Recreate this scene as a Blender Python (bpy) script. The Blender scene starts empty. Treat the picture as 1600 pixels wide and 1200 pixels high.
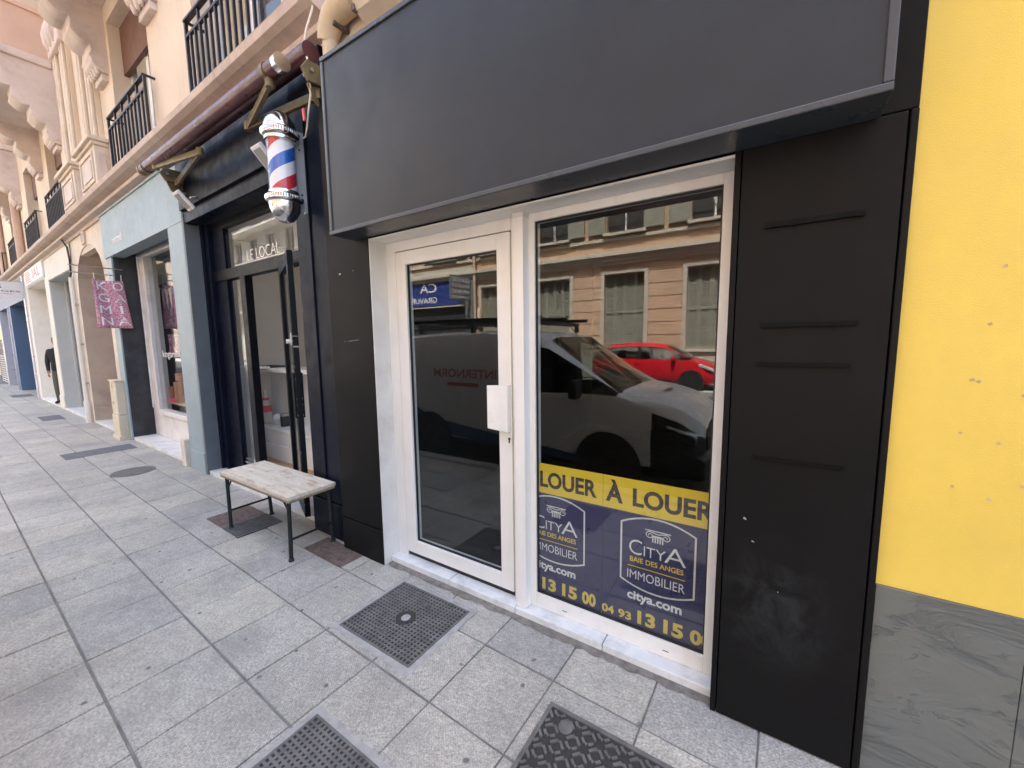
import bpy, bmesh, math, random
from mathutils import Vector, Matrix
R = math.radians
random.seed(7)
scene = bpy.context.scene
COL = scene.collection

# ------------------------------------------------------------------ camera
cam_d = bpy.data.cameras.new('camera')
cam_d.sensor_fit = 'HORIZONTAL'
cam_d.sensor_width = 36.0
cam_d.lens = 36.0 * 623.87 / 1600.0
cam_d.clip_start = 0.05
cam_d.clip_end = 400.0
cam = bpy.data.objects.new('camera', cam_d)
COL.objects.link(cam)
# columns: camera right, up, backward in world space
cam.matrix_world = Matrix(((0.83797878, -0.04965155, 0.54343932, 0.0),
                           (0.54555888, 0.09909659, -0.83219311, -1.76),
                           (-0.01253331, 0.99383831, 0.11012868, 1.6),
                           (0, 0, 0, 1)))
scene.camera = cam

# ------------------------------------------------------------------ sky and sun
SUN_EL, SUN_AZ = R(66), R(12)          # azimuth from +Y (behind the shops) towards +X
to_sun = Vector((math.cos(SUN_EL) * math.sin(SUN_AZ), math.cos(SUN_EL) * math.cos(SUN_AZ), math.sin(SUN_EL)))
world = bpy.data.worlds.new('World')
scene.world = world
world.use_nodes = True
wn = world.node_tree.nodes
sky = wn.new('ShaderNodeTexSky')
sky.sky_type = 'NISHITA'
sky.sun_disc = False
sky.sun_elevation = SUN_EL
sky.sun_rotation = SUN_AZ
sky.dust_density = 5.0
sky.ozone_density = 0.6
bg = wn['Background']
bg.inputs['Strength'].default_value = 0.15
world.node_tree.links.new(sky.outputs[0], bg.inputs['Color'])
sun_d = bpy.data.lights.new('sun', 'SUN')
sun_d.energy = 4.4
sun_d.angle = R(0.53)
sun_d.color = (1.0, 0.95, 0.86)
sun = bpy.data.objects.new('sun', sun_d)
COL.objects.link(sun)
sun.rotation_euler = to_sun.to_track_quat('Z', 'Y').to_euler()
sun.location = (0, 10, 30)

scene.view_settings.view_transform = 'Standard'
scene.view_settings.look = 'None'
scene.view_settings.exposure = 2.68
scene.view_settings.gamma = 1.0
scene.view_settings.use_curve_mapping = False
scene.cycles.use_denoising = True
scene.cycles.max_bounces = 10
scene.cycles.diffuse_bounces = 7
scene.cycles.glossy_bounces = 4
scene.cycles.transmission_bounces = 6
scene.cycles.transparent_max_bounces = 16
scene.cycles.caustics_reflective = False
scene.cycles.caustics_refractive = False
scene.cycles.sample_clamp_indirect = 8.0

# ------------------------------------------------------------------ materials
def nodes(name):
    m = bpy.data.materials.new(name)
    m.use_nodes = True
    nt = m.node_tree
    b = nt.nodes['Principled BSDF']
    return m, nt, b

def N(nt, t, **kw):
    n = nt.nodes.new(t)
    for k, v in kw.items():
        if k in n.inputs:
            n.inputs[k].default_value = v
        else:
            setattr(n, k, v)
    return n

def ramp(nt, fac, stops):
    r = nt.nodes.new('ShaderNodeValToRGB')
    e = r.color_ramp.elements
    while len(e) < len(stops):
        e.new(0.5)
    for i, (p, c) in enumerate(stops):
        e[i].position = p
        e[i].color = (c[0], c[1], c[2], 1) if not isinstance(c, (int, float)) else (c, c, c, 1)
    nt.links.new(fac, r.inputs[0])
    return r

def mixc(nt, fac, a, b, blend='MIX'):
    n = nt.nodes.new('ShaderNodeMix')
    n.data_type = 'RGBA'
    n.blend_type = blend
    for sock, v in ((n.inputs[0], fac), (n.inputs[6], a), (n.inputs[7], b)):
        if hasattr(v, 'is_linked'):
            nt.links.new(v, sock)
        elif isinstance(v, (int, float)):
            sock.default_value = v
        else:
            sock.default_value = (v[0], v[1], v[2], 1)
    return n.outputs[2]

def pbr(name, col, rough=0.5, metal=0.0, var=0.12, vs=2.5, bump=0.0, bs=60.0, spec=0.5, dirt=None, dirt_amt=0.35,
        streak=0.0, rv=0.1, objvar=0.0, stretch=None):
    m, nt, b = nodes(name)
    L = nt.links.new
    geo = N(nt, 'ShaderNodeNewGeometry')
    pos = geo.outputs['Position']
    if stretch:
        mp = N(nt, 'ShaderNodeMapping')
        mp.inputs['Scale'].default_value = stretch
        L(pos, mp.inputs[0])
        pos = mp.outputs[0]
    n1 = N(nt, 'ShaderNodeTexNoise', Scale=vs, Detail=6.0, Roughness=0.62)
    L(pos, n1.inputs['Vector'])
    lo = [c * (1 - var) for c in col]
    hi = [min(1, c * (1 + var)) for c in col]
    r = ramp(nt, n1.outputs[0], [(0.3, lo), (0.7, hi)])
    c = r.outputs[0]
    if dirt:
        n2 = N(nt, 'ShaderNodeTexNoise', Scale=vs * 0.6, Detail=9.0, Roughness=0.72)
        mp = N(nt, 'ShaderNodeMapping')
        mp.inputs['Location'].default_value = (13, 7, 3)
        if streak:
            mp.inputs['Scale'].default_value = (1 / streak * 3, 1 / streak * 3, 0.35)
        L(geo.outputs['Position'], mp.inputs[0])
        L(mp.outputs[0], n2.inputs['Vector'])
        rr = ramp(nt, n2.outputs[0], [(0.5, 0.0), (0.72, dirt_amt)])
        c = mixc(nt, rr.outputs[0], c, dirt)
    if objvar:
        oi = N(nt, 'ShaderNodeObjectInfo')
        mr = N(nt, 'ShaderNodeMapRange')
        mr.inputs[3].default_value = 1 - objvar
        mr.inputs[4].default_value = 1 + objvar
        L(oi.outputs['Random'], mr.inputs[0])
        c = mixc(nt, 1.0, c, mr.outputs[0], 'MULTIPLY')
    L(c, b.inputs['Base Color'])
    n3 = N(nt, 'ShaderNodeTexNoise', Scale=vs * 4, Detail=5.0)
    L(pos, n3.inputs['Vector'])
    r3 = ramp(nt, n3.outputs[0], [(0.3, max(0.02, rough - rv)), (0.7, min(1, rough + rv))])
    L(r3.outputs[0], b.inputs['Roughness'])
    b.inputs['Metallic'].default_value = metal
    b.inputs['Specular IOR Level'].default_value = spec
    if bump:
        n4 = N(nt, 'ShaderNodeTexNoise', Scale=bs, Detail=6.0, Roughness=0.6)
        L(pos, n4.inputs['Vector'])
        bp = N(nt, 'ShaderNodeBump', Strength=min(1, bump), Distance=0.004)
        L(n4.outputs[0], bp.inputs['Height'])
        L(bp.outputs[0], b.inputs['Normal'])
    return m

def glass_mat(name, ior=1.5, tint=(0.9, 0.93, 0.92), rough=0.0, wav=0.0, edge=1.0):
    m, nt, b = nodes(name)
    nt.nodes.remove(b)
    out = nt.nodes['Material Output']
    # Schlick reflectance, the same from both faces of the pane
    f0 = ((ior - 1) / (ior + 1)) ** 2
    lw = N(nt, 'ShaderNodeLayerWeight', Blend=0.5)
    pw = N(nt, 'ShaderNodeMath', operation='POWER')
    pw.inputs[1].default_value = 5.0
    nt.links.new(lw.outputs['Facing'], pw.inputs[0])
    fr = N(nt, 'ShaderNodeMath', operation='MULTIPLY_ADD')
    fr.inputs[1].default_value = (1 - f0) * edge
    fr.inputs[2].default_value = f0
    nt.links.new(pw.outputs[0], fr.inputs[0])
    tr = N(nt, 'ShaderNodeBsdfTransparent')
    tr.inputs[0].default_value = (*tint, 1)
    gl = N(nt, 'ShaderNodeBsdfGlossy', Roughness=rough)
    gl.inputs[0].default_value = (1, 1, 1, 1)
    mx = N(nt, 'ShaderNodeMixShader')
    if wav:
        no = N(nt, 'ShaderNodeTexNoise', Scale=1.6, Detail=1.0)
        geo = N(nt, 'ShaderNodeNewGeometry')
        nt.links.new(geo.outputs['Position'], no.inputs['Vector'])
        bp = N(nt, 'ShaderNodeBump', Strength=wav, Distance=0.01)
        nt.links.new(no.outputs[0], bp.inputs['Height'])
        nt.links.new(bp.outputs[0], gl.inputs['Normal'])
    nt.links.new(fr.outputs[0], mx.inputs[0])
    nt.links.new(tr.outputs[0], mx.inputs[1])
    nt.links.new(gl.outputs[0], mx.inputs[2])
    nt.links.new(mx.outputs[0], out.inputs[0])
    return m

def paving_mat(name):
    m, nt, b = nodes(name)
    L = nt.links.new
    geo = N(nt, 'ShaderNodeNewGeometry')
    P = geo.outputs['Position']
    oi = N(nt, 'ShaderNodeObjectInfo')
    big = N(nt, 'ShaderNodeTexNoise', Scale=1.7, Detail=7.0, Roughness=0.65)
    fine = N(nt, 'ShaderNodeTexNoise', Scale=95.0, Detail=4.0, Roughness=0.7)
    grit = N(nt, 'ShaderNodeTexVoronoi', Scale=130.0)
    for n in (big, fine, grit):
        L(P, n.inputs['Vector'])
    base = ramp(nt, big.outputs[0], [(0.25, (0.305, 0.295, 0.268)), (0.5, (0.395, 0.382, 0.348)), (0.75, (0.475, 0.46, 0.42))])
    fr = ramp(nt, fine.outputs[0], [(0.28, 0.50), (0.72, 1.35)])
    c = mixc(nt, 1.0, base.outputs[0], fr.outputs[0], 'MULTIPLY')
    mid = N(nt, 'ShaderNodeTexNoise', Scale=24.0, Detail=6.0, Roughness=0.7)
    L(P, mid.inputs['Vector'])
    c = mixc(nt, 1.0, c, ramp(nt, mid.outputs[0], [(0.3, 0.80), (0.7, 1.16)]).outputs[0], 'MULTIPLY')
    # tooled dots, 13 mm apart
    sx = N(nt, 'ShaderNodeSeparateXYZ')
    L(P, sx.inputs[0])
    dots = []
    for k in (0, 1):
        mm = N(nt, 'ShaderNodeMath', operation='MULTIPLY')
        mm.inputs[1].default_value = 2 * math.pi / 0.0135
        L(sx.outputs[k], mm.inputs[0])
        sn = N(nt, 'ShaderNodeMath', operation='SINE')
        L(mm.outputs[0], sn.inputs[0])
        dots.append(sn.outputs[0])
    dm = N(nt, 'ShaderNodeMath', operation='MULTIPLY')
    L(dots[0], dm.inputs[0]); L(dots[1], dm.inputs[1])
    dr = ramp(nt, dm.outputs[0], [(0.0, 1.0), (0.55, 0.72)])
    tool = ramp(nt, oi.outputs['Random'], [(0.0, 0.1), (0.4, 0.85), (1.0, 0.5)])
    c = mixc(nt, tool.outputs[0], c, mixc(nt, 1.0, c, dr.outputs[0], 'MULTIPLY'))
    ob = ramp(nt, oi.outputs['Random'], [(0.0, (0.92, 0.92, 0.92)), (0.12, (1.0, 0.995, 0.985)), (0.3, (1.11, 1.095, 1.04)), (0.5, (1.06, 1.05, 1.03)), (0.75, (1.13, 1.12, 1.08)), (1.0, (1.18, 1.16, 1.08))])
    c = mixc(nt, 1.0, c, ob.outputs[0], 'MULTIPLY')
    # chewing gum and oil spots
    vor = N(nt, 'ShaderNodeTexVoronoi', Scale=3.6, Randomness=1.0)
    vor.voronoi_dimensions = '2D'
    warp = N(nt, 'ShaderNodeTexNoise', Scale=22.0, Detail=2.0)
    L(P, warp.inputs['Vector'])
    mw = N(nt, 'ShaderNodeVectorMath', operation='SCALE')
    L(warp.outputs['Color'], mw.inputs[0])
    mw.inputs['Scale'].default_value = 0.02
    ad = N(nt, 'ShaderNodeVectorMath', operation='ADD')
    L(P, ad.inputs[0]); L(mw.outputs[0], ad.inputs[1])
    L(ad.outputs[0], vor.inputs['Vector'])
    sp = ramp(nt, vor.outputs['Distance'], [(0.03, 1.0), (0.046, 0.0)])
    sel = N(nt, 'ShaderNodeSeparateColor')
    L(vor.outputs['Color'], sel.inputs[0])
    gt = ramp(nt, sel.outputs[0], [(0.42, 0.0), (0.75, 0.9)])
    mu = N(nt, 'ShaderNodeMath', operation='MULTIPLY')
    L(sp.outputs[0], mu.inputs[0]); L(gt.outputs[0], mu.inputs[1])
    c = mixc(nt, mu.outputs[0], c, (0.085, 0.085, 0.09))
    # broad damp stains
    st = N(nt, 'ShaderNodeTexNoise', Scale=2.6, Detail=9.0, Roughness=0.75)
    mp = N(nt, 'ShaderNodeMapping')
    mp.inputs['Location'].default_value = (4, 9, 2)
    L(P, mp.inputs[0]); L(mp.outputs[0], st.inputs['Vector'])
    sr = ramp(nt, st.outputs[0], [(0.50, 0.0), (0.70, 0.6)])
    c = mixc(nt, sr.outputs[0], c, (0.2, 0.195, 0.185))
    L(c, b.inputs['Base Color'])
    b.inputs['Roughness'].default_value = 0.62
    b.inputs['Specular IOR Level'].default_value = 0.42
    bp = N(nt, 'ShaderNodeBump', Strength=0.55, Distance=0.003)
    mg = N(nt, 'ShaderNodeMath', operation='ADD')
    L(fine.outputs[0], mg.inputs[0]); L(grit.outputs['Distance'], mg.inputs[1])
    L(mg.outputs[0], bp.inputs['Height'])
    L(bp.outputs[0], b.inputs['Normal'])
    return m

def slate_mat(name):
    m, nt, b = nodes(name)
    L = nt.links.new
    geo = N(nt, 'ShaderNodeNewGeometry')
    mp = N(nt, 'ShaderNodeMapping')
    mp.inputs['Rotation'].default_value = (0, R(-17), 0)
    mp.inputs['Scale'].default_value = (1.5, 1.0, 3.4)
    L(geo.outputs['Position'], mp.inputs[0])
    n1 = N(nt, 'ShaderNodeTexNoise', Scale=2.1, Detail=10.0, Roughness=0.66, Distortion=1.1)
    L(mp.outputs[0], n1.inputs['Vector'])
    n2 = N(nt, 'ShaderNodeTexNoise', Scale=1.3, Detail=3.0)
    L(geo.outputs['Position'], n2.inputs['Vector'])
    a = ramp(nt, n1.outputs[0], [(0.28, (0.118, 0.127, 0.118)), (0.55, (0.142, 0.152, 0.140)), (0.8, (0.165, 0.174, 0.160))])
    t = ramp(nt, n2.outputs[0], [(0.35, (0.95, 0.98, 1.05)), (0.65, (1.02, 1.0, 0.93))])
    L(mixc(nt, 1.0, a.outputs[0], t.outputs[0], 'MULTIPLY'), b.inputs['Base Color'])
    b.inputs['Roughness'].default_value = 0.5
    st = ramp(nt, n1.outputs[0], [(0.3, 0.0), (0.42, 0.3), (0.46, 0.52), (0.6, 0.6), (0.63, 0.82), (0.8, 1.0)])
    bp = N(nt, 'ShaderNodeBump', Strength=0.9, Distance=0.012)
    L(st.outputs[0], bp.inputs['Height'])
    L(bp.outputs[0], b.inputs['Normal'])
    return m

def black_paint(name, col, rough, smear=False, spec=0.5):
    m, nt, b = nodes(name)
    b.inputs['Specular IOR Level'].default_value = spec
    L = nt.links.new
    geo = N(nt, 'ShaderNodeNewGeometry')
    n1 = N(nt, 'ShaderNodeTexNoise', Scale=1.4, Detail=8.0, Roughness=0.7)
    L(geo.outputs['Position'], n1.inputs['Vector'])
    c = ramp(nt, n1.outputs[0], [(0.3, [k * 0.8 for k in col]), (0.75, [k * 1.25 for k in col])]).outputs[0]
    if smear:
        # pale wiped stain low on the panel and fine scuffs
        mp = N(nt, 'ShaderNodeMapping')
        mp.inputs['Location'].default_value = (-0.25, 0, -1.75)
        mp.inputs['Scale'].default_value = (4.6, 4.6, 3.2)
        L(geo.outputs['Position'], mp.inputs[0])
        wn_ = N(nt, 'ShaderNodeTexNoise', Scale=7.0, Detail=8.0, Roughness=0.7, Distortion=1.5)
        L(geo.outputs['Position'], wn_.inputs['Vector'])
        ln = N(nt, 'ShaderNodeVectorMath', operation='LENGTH')
        L(mp.outputs[0], ln.inputs[0])
        fall = ramp(nt, ln.outputs['Value'], [(0.25, 1.0), (1.0, 0.0)])
        wr = ramp(nt, wn_.outputs[0], [(0.42, 0.0), (0.72, 0.8)])
        mu = N(nt, 'ShaderNodeMath', operation='MULTIPLY')
        L(fall.outputs[0], mu.inputs[0]); L(wr.outputs[0], mu.inputs[1])
        c = mixc(nt, mu.outputs[0], c, (0.036, 0.041, 0.043))
    sc = N(nt, 'ShaderNodeTexNoise', Scale=34.0, Detail=3.0, Roughness=0.5)
    mp2 = N(nt, 'ShaderNodeMapping')
    mp2.inputs['Scale'].default_value = (0.25, 1, 2.2)
    mp2.inputs['Rotation'].default_value = (0, 0.5, 0)
    L(geo.outputs['Position'], mp2.inputs[0]); L(mp2.outputs[0], sc.inputs['Vector'])
    sr = ramp(nt, sc.outputs[0], [(0.74, 0.0), (0.82, 0.35)])
    c = mixc(nt, sr.outputs[0], c, (0.09, 0.09, 0.09))
    L(c, b.inputs['Base Color'])
    n2 = N(nt, 'ShaderNodeTexNoise', Scale=5.0, Detail=5.0)
    L(geo.outputs['Position'], n2.inputs['Vector'])
    L(ramp(nt, n2.outputs[0], [(0.3, rough - 0.06), (0.7, rough + 0.08)]).outputs[0], b.inputs['Roughness'])
    n3 = N(nt, 'ShaderNodeTexNoise', Scale=160.0, Detail=2.0)
    L(geo.outputs['Position'], n3.inputs['Vector'])
    bp = N(nt, 'ShaderNodeBump', Strength=0.12, Distance=0.002)
    L(n3.outputs[0], bp.inputs['Height']); L(bp.outputs[0], b.inputs['Normal'])
    return m

def wood_mat(name, c1, c2, rough=0.6, wear=None, ax=(1.2, 14, 14)):
    m, nt, b = nodes(name)
    L = nt.links.new
    geo = N(nt, 'ShaderNodeNewGeometry')
    mp = N(nt, 'ShaderNodeMapping')
    mp.inputs['Scale'].default_value = ax
    L(geo.outputs['Position'], mp.inputs[0])
    n1 = N(nt, 'ShaderNodeTexNoise', Scale=2.2, Detail=8.0, Roughness=0.6, Distortion=0.6)
    L(mp.outputs[0], n1.inputs['Vector'])
    c = ramp(nt, n1.outputs[0], [(0.3, c1), (0.7, c2)]).outputs[0]
    if wear:
        n2 = N(nt, 'ShaderNodeTexNoise', Scale=5.5, Detail=9.0, Roughness=0.75)
        mp2 = N(nt, 'ShaderNodeMapping')
        mp2.inputs['Scale'].default_value = (1.0, 2.6, 2.6)
        L(geo.outputs['Position'], mp2.inputs[0]); L(mp2.outputs[0], n2.inputs['Vector'])
        c = mixc(nt, ramp(nt, n2.outputs[0], [(0.52, 0.0), (0.62, 0.85)]).outputs[0], c, wear)
    L(c, b.inputs['Base Color'])
    b.inputs['Roughness'].default_value = rough
    bp = N(nt, 'ShaderNodeBump', Strength=0.35, Distance=0.002)
    L(n1.outputs[0], bp.inputs['Height']); L(bp.outputs[0], b.inputs['Normal'])
    return m

M = {}
M['paving'] = paving_mat('paving_slab')
M['mortar'] = pbr('joint_mortar', (0.17, 0.166, 0.158), 0.9, var=0.3, vs=9, bump=0.4)
M['fillet'] = pbr('dirty_cement', (0.17, 0.155, 0.135), 0.9, var=0.4, vs=25, bump=0.6, bs=120)
M['kerb'] = pbr('kerb_granite', (0.34, 0.34, 0.335), 0.7, var=0.2, vs=20, bump=0.3)
M['asphalt'] = pbr('asphalt', (0.055, 0.055, 0.057), 0.85, var=0.3, vs=6, bump=0.8, bs=120)
M['patch'] = pbr('asphalt_patch', (0.115, 0.12, 0.125), 0.8, var=0.2, vs=8, bump=0.6, bs=150)
M['iron'] = pbr('cast_iron', (0.13, 0.125, 0.12), 0.6, 0.15, var=0.35, vs=14, bump=0.3, dirt=(0.15, 0.145, 0.135), dirt_amt=0.7)
M['iron_dark'] = pbr('grate_pit', (0.035, 0.033, 0.031), 0.9)
M['rust'] = pbr('rusty_plate', (0.135, 0.10, 0.085), 0.75, 0.1, var=0.45, vs=28, bump=0.6, bs=90, dirt=(0.2, 0.15, 0.12), dirt_amt=0.6)
M['rust_dark'] = pbr('rusty_plate_gap', (0.04, 0.033, 0.03), 0.9)
M['black'] = black_paint('black_panel_paint', (0.0088, 0.0086, 0.0088), 0.45, smear=True, spec=0.10)
M['batten'] = pbr('rubber_batten', (0.0032, 0.0032, 0.0032), 0.6, spec=0.12)
M['sign'] = black_paint('grey_black_sign_paint', (0.021, 0.0265, 0.035), 0.38, spec=0.30)
M['sign_rail'] = black_paint('sign_rail_paint', (0.042, 0.050, 0.062), 0.30)
M['soffit'] = pbr('soffit_black', (0.012, 0.012, 0.013), 0.7)
M['pvc'] = pbr('aged_white_frame', (0.79, 0.78, 0.75), 0.42, var=0.04, vs=4, dirt=(0.50, 0.46, 0.40), dirt_amt=0.28, streak=2.0)
M['pvc_dirty'] = pbr('white_reveal', (0.68, 0.66, 0.62), 0.5, var=0.08, vs=5, dirt=(0.36, 0.33, 0.28), dirt_amt=0.4)
M['gasket'] = pbr('black_gasket', (0.015, 0.015, 0.015), 0.6)
M['plate'] = pbr('pull_plate_white', (0.8, 0.79, 0.76), 0.35, var=0.05, dirt=(0.5, 0.48, 0.44), dirt_amt=0.3)
M['steel'] = pbr('lock_steel', (0.45, 0.44, 0.42), 0.35, 0.9)
M['marble'] = pbr('white_marble', (0.70, 0.71, 0.70), 0.4, var=0.10, vs=7, dirt=(0.33, 0.34, 0.33), dirt_amt=0.7, bump=0.1)
M['glass'] = glass_mat('shop_glass', 1.63, (0.93, 0.95, 0.94), wav=0.008)
M['glass_dim'] = glass_mat('house_glass', 1.42, (0.95, 0.96, 0.96), edge=0.5)
M['glass_car'] = glass_mat('car_glass', 1.45, (0.5, 0.55, 0.54))
M['room'] = pbr('darkened_room_wall', (0.022, 0.025, 0.025), 0.9)  # near-black: darkness of the unlit interior put into wall and floor colour
M['room_floor'] = pbr('darkened_room_floor', (0.03, 0.03, 0.03), 0.7)
M['yellow'] = pbr('yellow_render', (0.77, 0.56, 0.095), 0.62, var=0.075, vs=1.7, bump=0.22, bs=240, dirt=(0.64, 0.46, 0.11), dirt_amt=0.35)
M['hole'] = pbr('chipped_plaster', (0.50, 0.39, 0.19), 0.9, var=0.3, vs=60)
M['slate'] = slate_mat('riven_slate')
M['navy'] = pbr('navy_black_paint', (0.0055, 0.0080, 0.0175), 0.42, spec=0.10, var=0.3, vs=3, bump=0.12, bs=50, dirt=(0.018, 0.022, 0.036), dirt_amt=0.35, streak=2.0)
M['door_black'] = pbr('worn_black_door', (0.0055, 0.0065, 0.0095), 0.4, spec=0.12, var=0.25, vs=5, bump=0.12)
M['paint_chip'] = pbr('bare_chip', (0.36, 0.34, 0.32), 0.7)
M['maroon'] = pbr('maroon_awning', (0.085, 0.025, 0.028), 0.35, var=0.2, vs=4, dirt=(0.23, 0.13, 0.12), dirt_amt=0.5)
M['olive'] = pbr('olive_arm_paint', (0.16, 0.122, 0.058), 0.45, 0.2, var=0.25, vs=14, dirt=(0.08, 0.06, 0.035), dirt_amt=0.7)
M['chrome'] = pbr('chrome', (0.68, 0.68, 0.69), 0.2, 1.0, var=0.05, rv=0.05)
M['pole_white'] = pbr('pole_white', (0.78, 0.78, 0.8), 0.3, var=0.03)
M['pole_red'] = pbr('pole_red', (0.55, 0.03, 0.045), 0.3, var=0.05)
M['pole_blue'] = pbr('pole_blue', (0.02, 0.12, 0.48), 0.3, var=0.05)
M['acrylic'] = glass_mat('pole_acrylic', 1.45, (0.97, 0.97, 0.98))
M['white_plastic'] = pbr('white_plastic', (0.7, 0.71, 0.72), 0.4, var=0.05)
M['lamp_glass'] = pbr('lamp_lens', (0.30, 0.31, 0.32), 0.2, var=0.05)
M['galv'] = pbr('galvanised_bracket', (0.52, 0.52, 0.53), 0.45, 0.25, var=0.1)
M['cable'] = pbr('white_cable', (0.72, 0.68, 0.6), 0.5)
M['bench_wood'] = wood_mat('bench_whitewashed_wood', (0.50, 0.44, 0.35), (0.70, 0.64, 0.53), 0.6, wear=(0.38, 0.27, 0.165))
M['bench_edge'] = wood_mat('bench_edge_wood', (0.25, 0.17, 0.10), (0.42, 0.32, 0.21), 0.6)
M['bench_iron'] = pbr('bench_steel', (0.02, 0.026, 0.026), 0.4, 0.5, var=0.3, vs=20)
M['wall_in'] = pbr('barber_plaster', (0.86, 0.83, 0.78), 0.8, var=0.05)
M['unit_white'] = pbr('counter_white', (0.86, 0.85, 0.83), 0.5, var=0.04)
M['floor_wood'] = wood_mat('floor_boards', (0.40, 0.25, 0.13), (0.56, 0.39, 0.23), 0.5)
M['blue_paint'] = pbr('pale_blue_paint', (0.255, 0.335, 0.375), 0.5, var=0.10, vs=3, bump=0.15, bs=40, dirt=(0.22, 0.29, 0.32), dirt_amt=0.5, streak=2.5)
M['blue_side'] = pbr('blue_grey_shade_paint', (0.11, 0.13, 0.145), 0.5, var=0.12, vs=4, bump=0.1)  # darker copy of the pale blue; flank and soffit shade put into colour
M['white_wood'] = pbr('white_painted_wood', (0.70, 0.68, 0.66), 0.5, var=0.07, vs=5, dirt=(0.4, 0.37, 0.34), dirt_amt=0.5, bump=0.15)
M['dark_jamb'] = pbr('black_weathered_jamb', (0.022, 0.024, 0.03), 0.6, var=0.5, vs=7, bump=0.4, bs=25, dirt=(0.06, 0.065, 0.075), dirt_amt=0.6)
M['backdrop'] = pbr('navy_backdrop', (0.012, 0.035, 0.075), 0.8)
M['display_wall'] = pbr('display_side_wall', (0.45, 0.47, 0.45), 0.7)
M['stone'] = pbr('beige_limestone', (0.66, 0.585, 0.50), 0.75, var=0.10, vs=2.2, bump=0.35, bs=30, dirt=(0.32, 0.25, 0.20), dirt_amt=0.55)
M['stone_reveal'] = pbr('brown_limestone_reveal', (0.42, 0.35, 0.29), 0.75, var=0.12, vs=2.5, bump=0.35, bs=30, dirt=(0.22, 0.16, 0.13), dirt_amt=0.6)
M['stucco'] = pbr('apricot_stucco', (0.66, 0.55, 0.425), 0.8, var=0.09, vs=1.3, bump=0.4, bs=60, dirt=(0.44, 0.32, 0.25), dirt_amt=0.6, streak=1.2)
M['stucco_trim'] = pbr('cream_stone_trim', (0.63, 0.54, 0.44), 0.75, var=0.09, vs=3, bump=0.3, bs=50, dirt=(0.36, 0.28, 0.22), dirt_amt=0.5)
M['cornice'] = pbr('rosy_cornice_stone', (0.54, 0.44, 0.375), 0.75, var=0.12, vs=4, bump=0.4, bs=45, dirt=(0.28, 0.21, 0.17), dirt_amt=0.6)
M['cement'] = pbr('cement_bed', (0.33, 0.325, 0.31), 0.85, var=0.2, vs=14, bump=0.5, bs=90)
M['console'] = pbr('rosy_stone', (0.63, 0.535, 0.48), 0.8, var=0.10, vs=3.5, bump=0.35, bs=40, dirt=(0.35, 0.25, 0.21), dirt_amt=0.55)
M['oriel'] = pbr('orange_streaked_render', (0.64, 0.45, 0.345), 0.8, var=0.14, vs=1.0, bump=0.2, dirt=(0.60, 0.46, 0.36), dirt_amt=0.9, streak=0.5)
M['render_white'] = pbr('white_render', (0.72, 0.70, 0.65), 0.8, var=0.05, vs=2.5, bump=0.25, bs=50, dirt=(0.45, 0.43, 0.38), dirt_amt=0.4)
M['render_grey'] = pbr('pale_grey_render', (0.52, 0.53, 0.51), 0.8, var=0.06, vs=2.5, bump=0.2)
M['door_grey'] = pbr('grey_door', (0.145, 0.16, 0.16), 0.6, var=0.1)
M['rail'] = pbr('railing_iron', (0.028, 0.02, 0.021), 0.5, 0.3, var=0.3, vs=20)
M['blind'] = pbr('brown_blind', (0.155, 0.075, 0.055), 0.7, var=0.08)
M['win_white'] = pbr('window_white', (0.70, 0.70, 0.70), 0.45, var=0.04)
M['dim_backing'] = pbr('room_dim', (0.06, 0.06, 0.06), 0.9)  # dark sheets behind windows; dimness of the rooms is put into the colour
M['pipe'] = pbr('cream_pipe', (0.58, 0.46, 0.31), 0.6, var=0.08, vs=9, bump=0.3, bs=90, dirt=(0.3, 0.21, 0.13), dirt_amt=0.4)
M['rose_pipe'] = pbr('rose_downpipe', (0.52, 0.37, 0.29), 0.6, var=0.1, vs=6)
M['util'] = pbr('cream_cabinet', (0.60, 0.535, 0.41), 0.55, var=0.06, vs=7, dirt=(0.3, 0.25, 0.18), dirt_amt=0.5)
M['flag'] = None
M['white_print'] = pbr('white_print', (0.8, 0.8, 0.8), 0.5, var=0.02)
M['poster_blue'] = pbr('poster_blue', (0.036, 0.036, 0.115), 0.35, var=0.06)
M['poster_yellow'] = pbr('poster_yellow', (0.83, 0.60, 0.055), 0.35, var=0.03)
M['poster_dark'] = pbr('poster_dark_print', (0.045, 0.033, 0.03), 0.4, var=0.03)
M['poster_white'] = pbr('poster_white', (0.78, 0.78, 0.80), 0.4, var=0.02)
M['poster_gold'] = pbr('poster_gold', (0.78, 0.58, 0.10), 0.4, var=0.05)
M['red_print'] = pbr('red_print', (0.60, 0.22, 0.28), 0.5, var=0.15)
M['dark_print'] = pbr('dark_print', (0.03, 0.03, 0.035), 0.5)
M['sign_pale'] = pbr('pale_sign_board', (0.66, 0.65, 0.67), 0.45, var=0.04)
M['silver'] = pbr('silver_post', (0.50, 0.50, 0.56), 0.35, 0.4, var=0.1)
M['shop_blue'] = pbr('strong_blue_paint', (0.085, 0.15, 0.27), 0.45, var=0.08)
M['skin'] = pbr('skin', (0.42, 0.24, 0.17), 0.55, var=0.06)
M['hair'] = pbr('grey_hair', (0.12, 0.10, 0.09), 0.8)
M['shirt'] = pbr('dark_sweater', (0.022, 0.024, 0.025), 0.9, var=0.2, vs=8)
M['trousers'] = pbr('grey_trousers', (0.095, 0.09, 0.075), 0.85, var=0.15)
M['shoe'] = pbr('black_shoe', (0.012, 0.012, 0.012), 0.5)
M['pink'] = pbr('pink_plastic', (0.62, 0.10, 0.12), 0.4)
M['bottle'] = pbr('pale_bottle', (0.62, 0.56, 0.48), 0.35)
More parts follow.
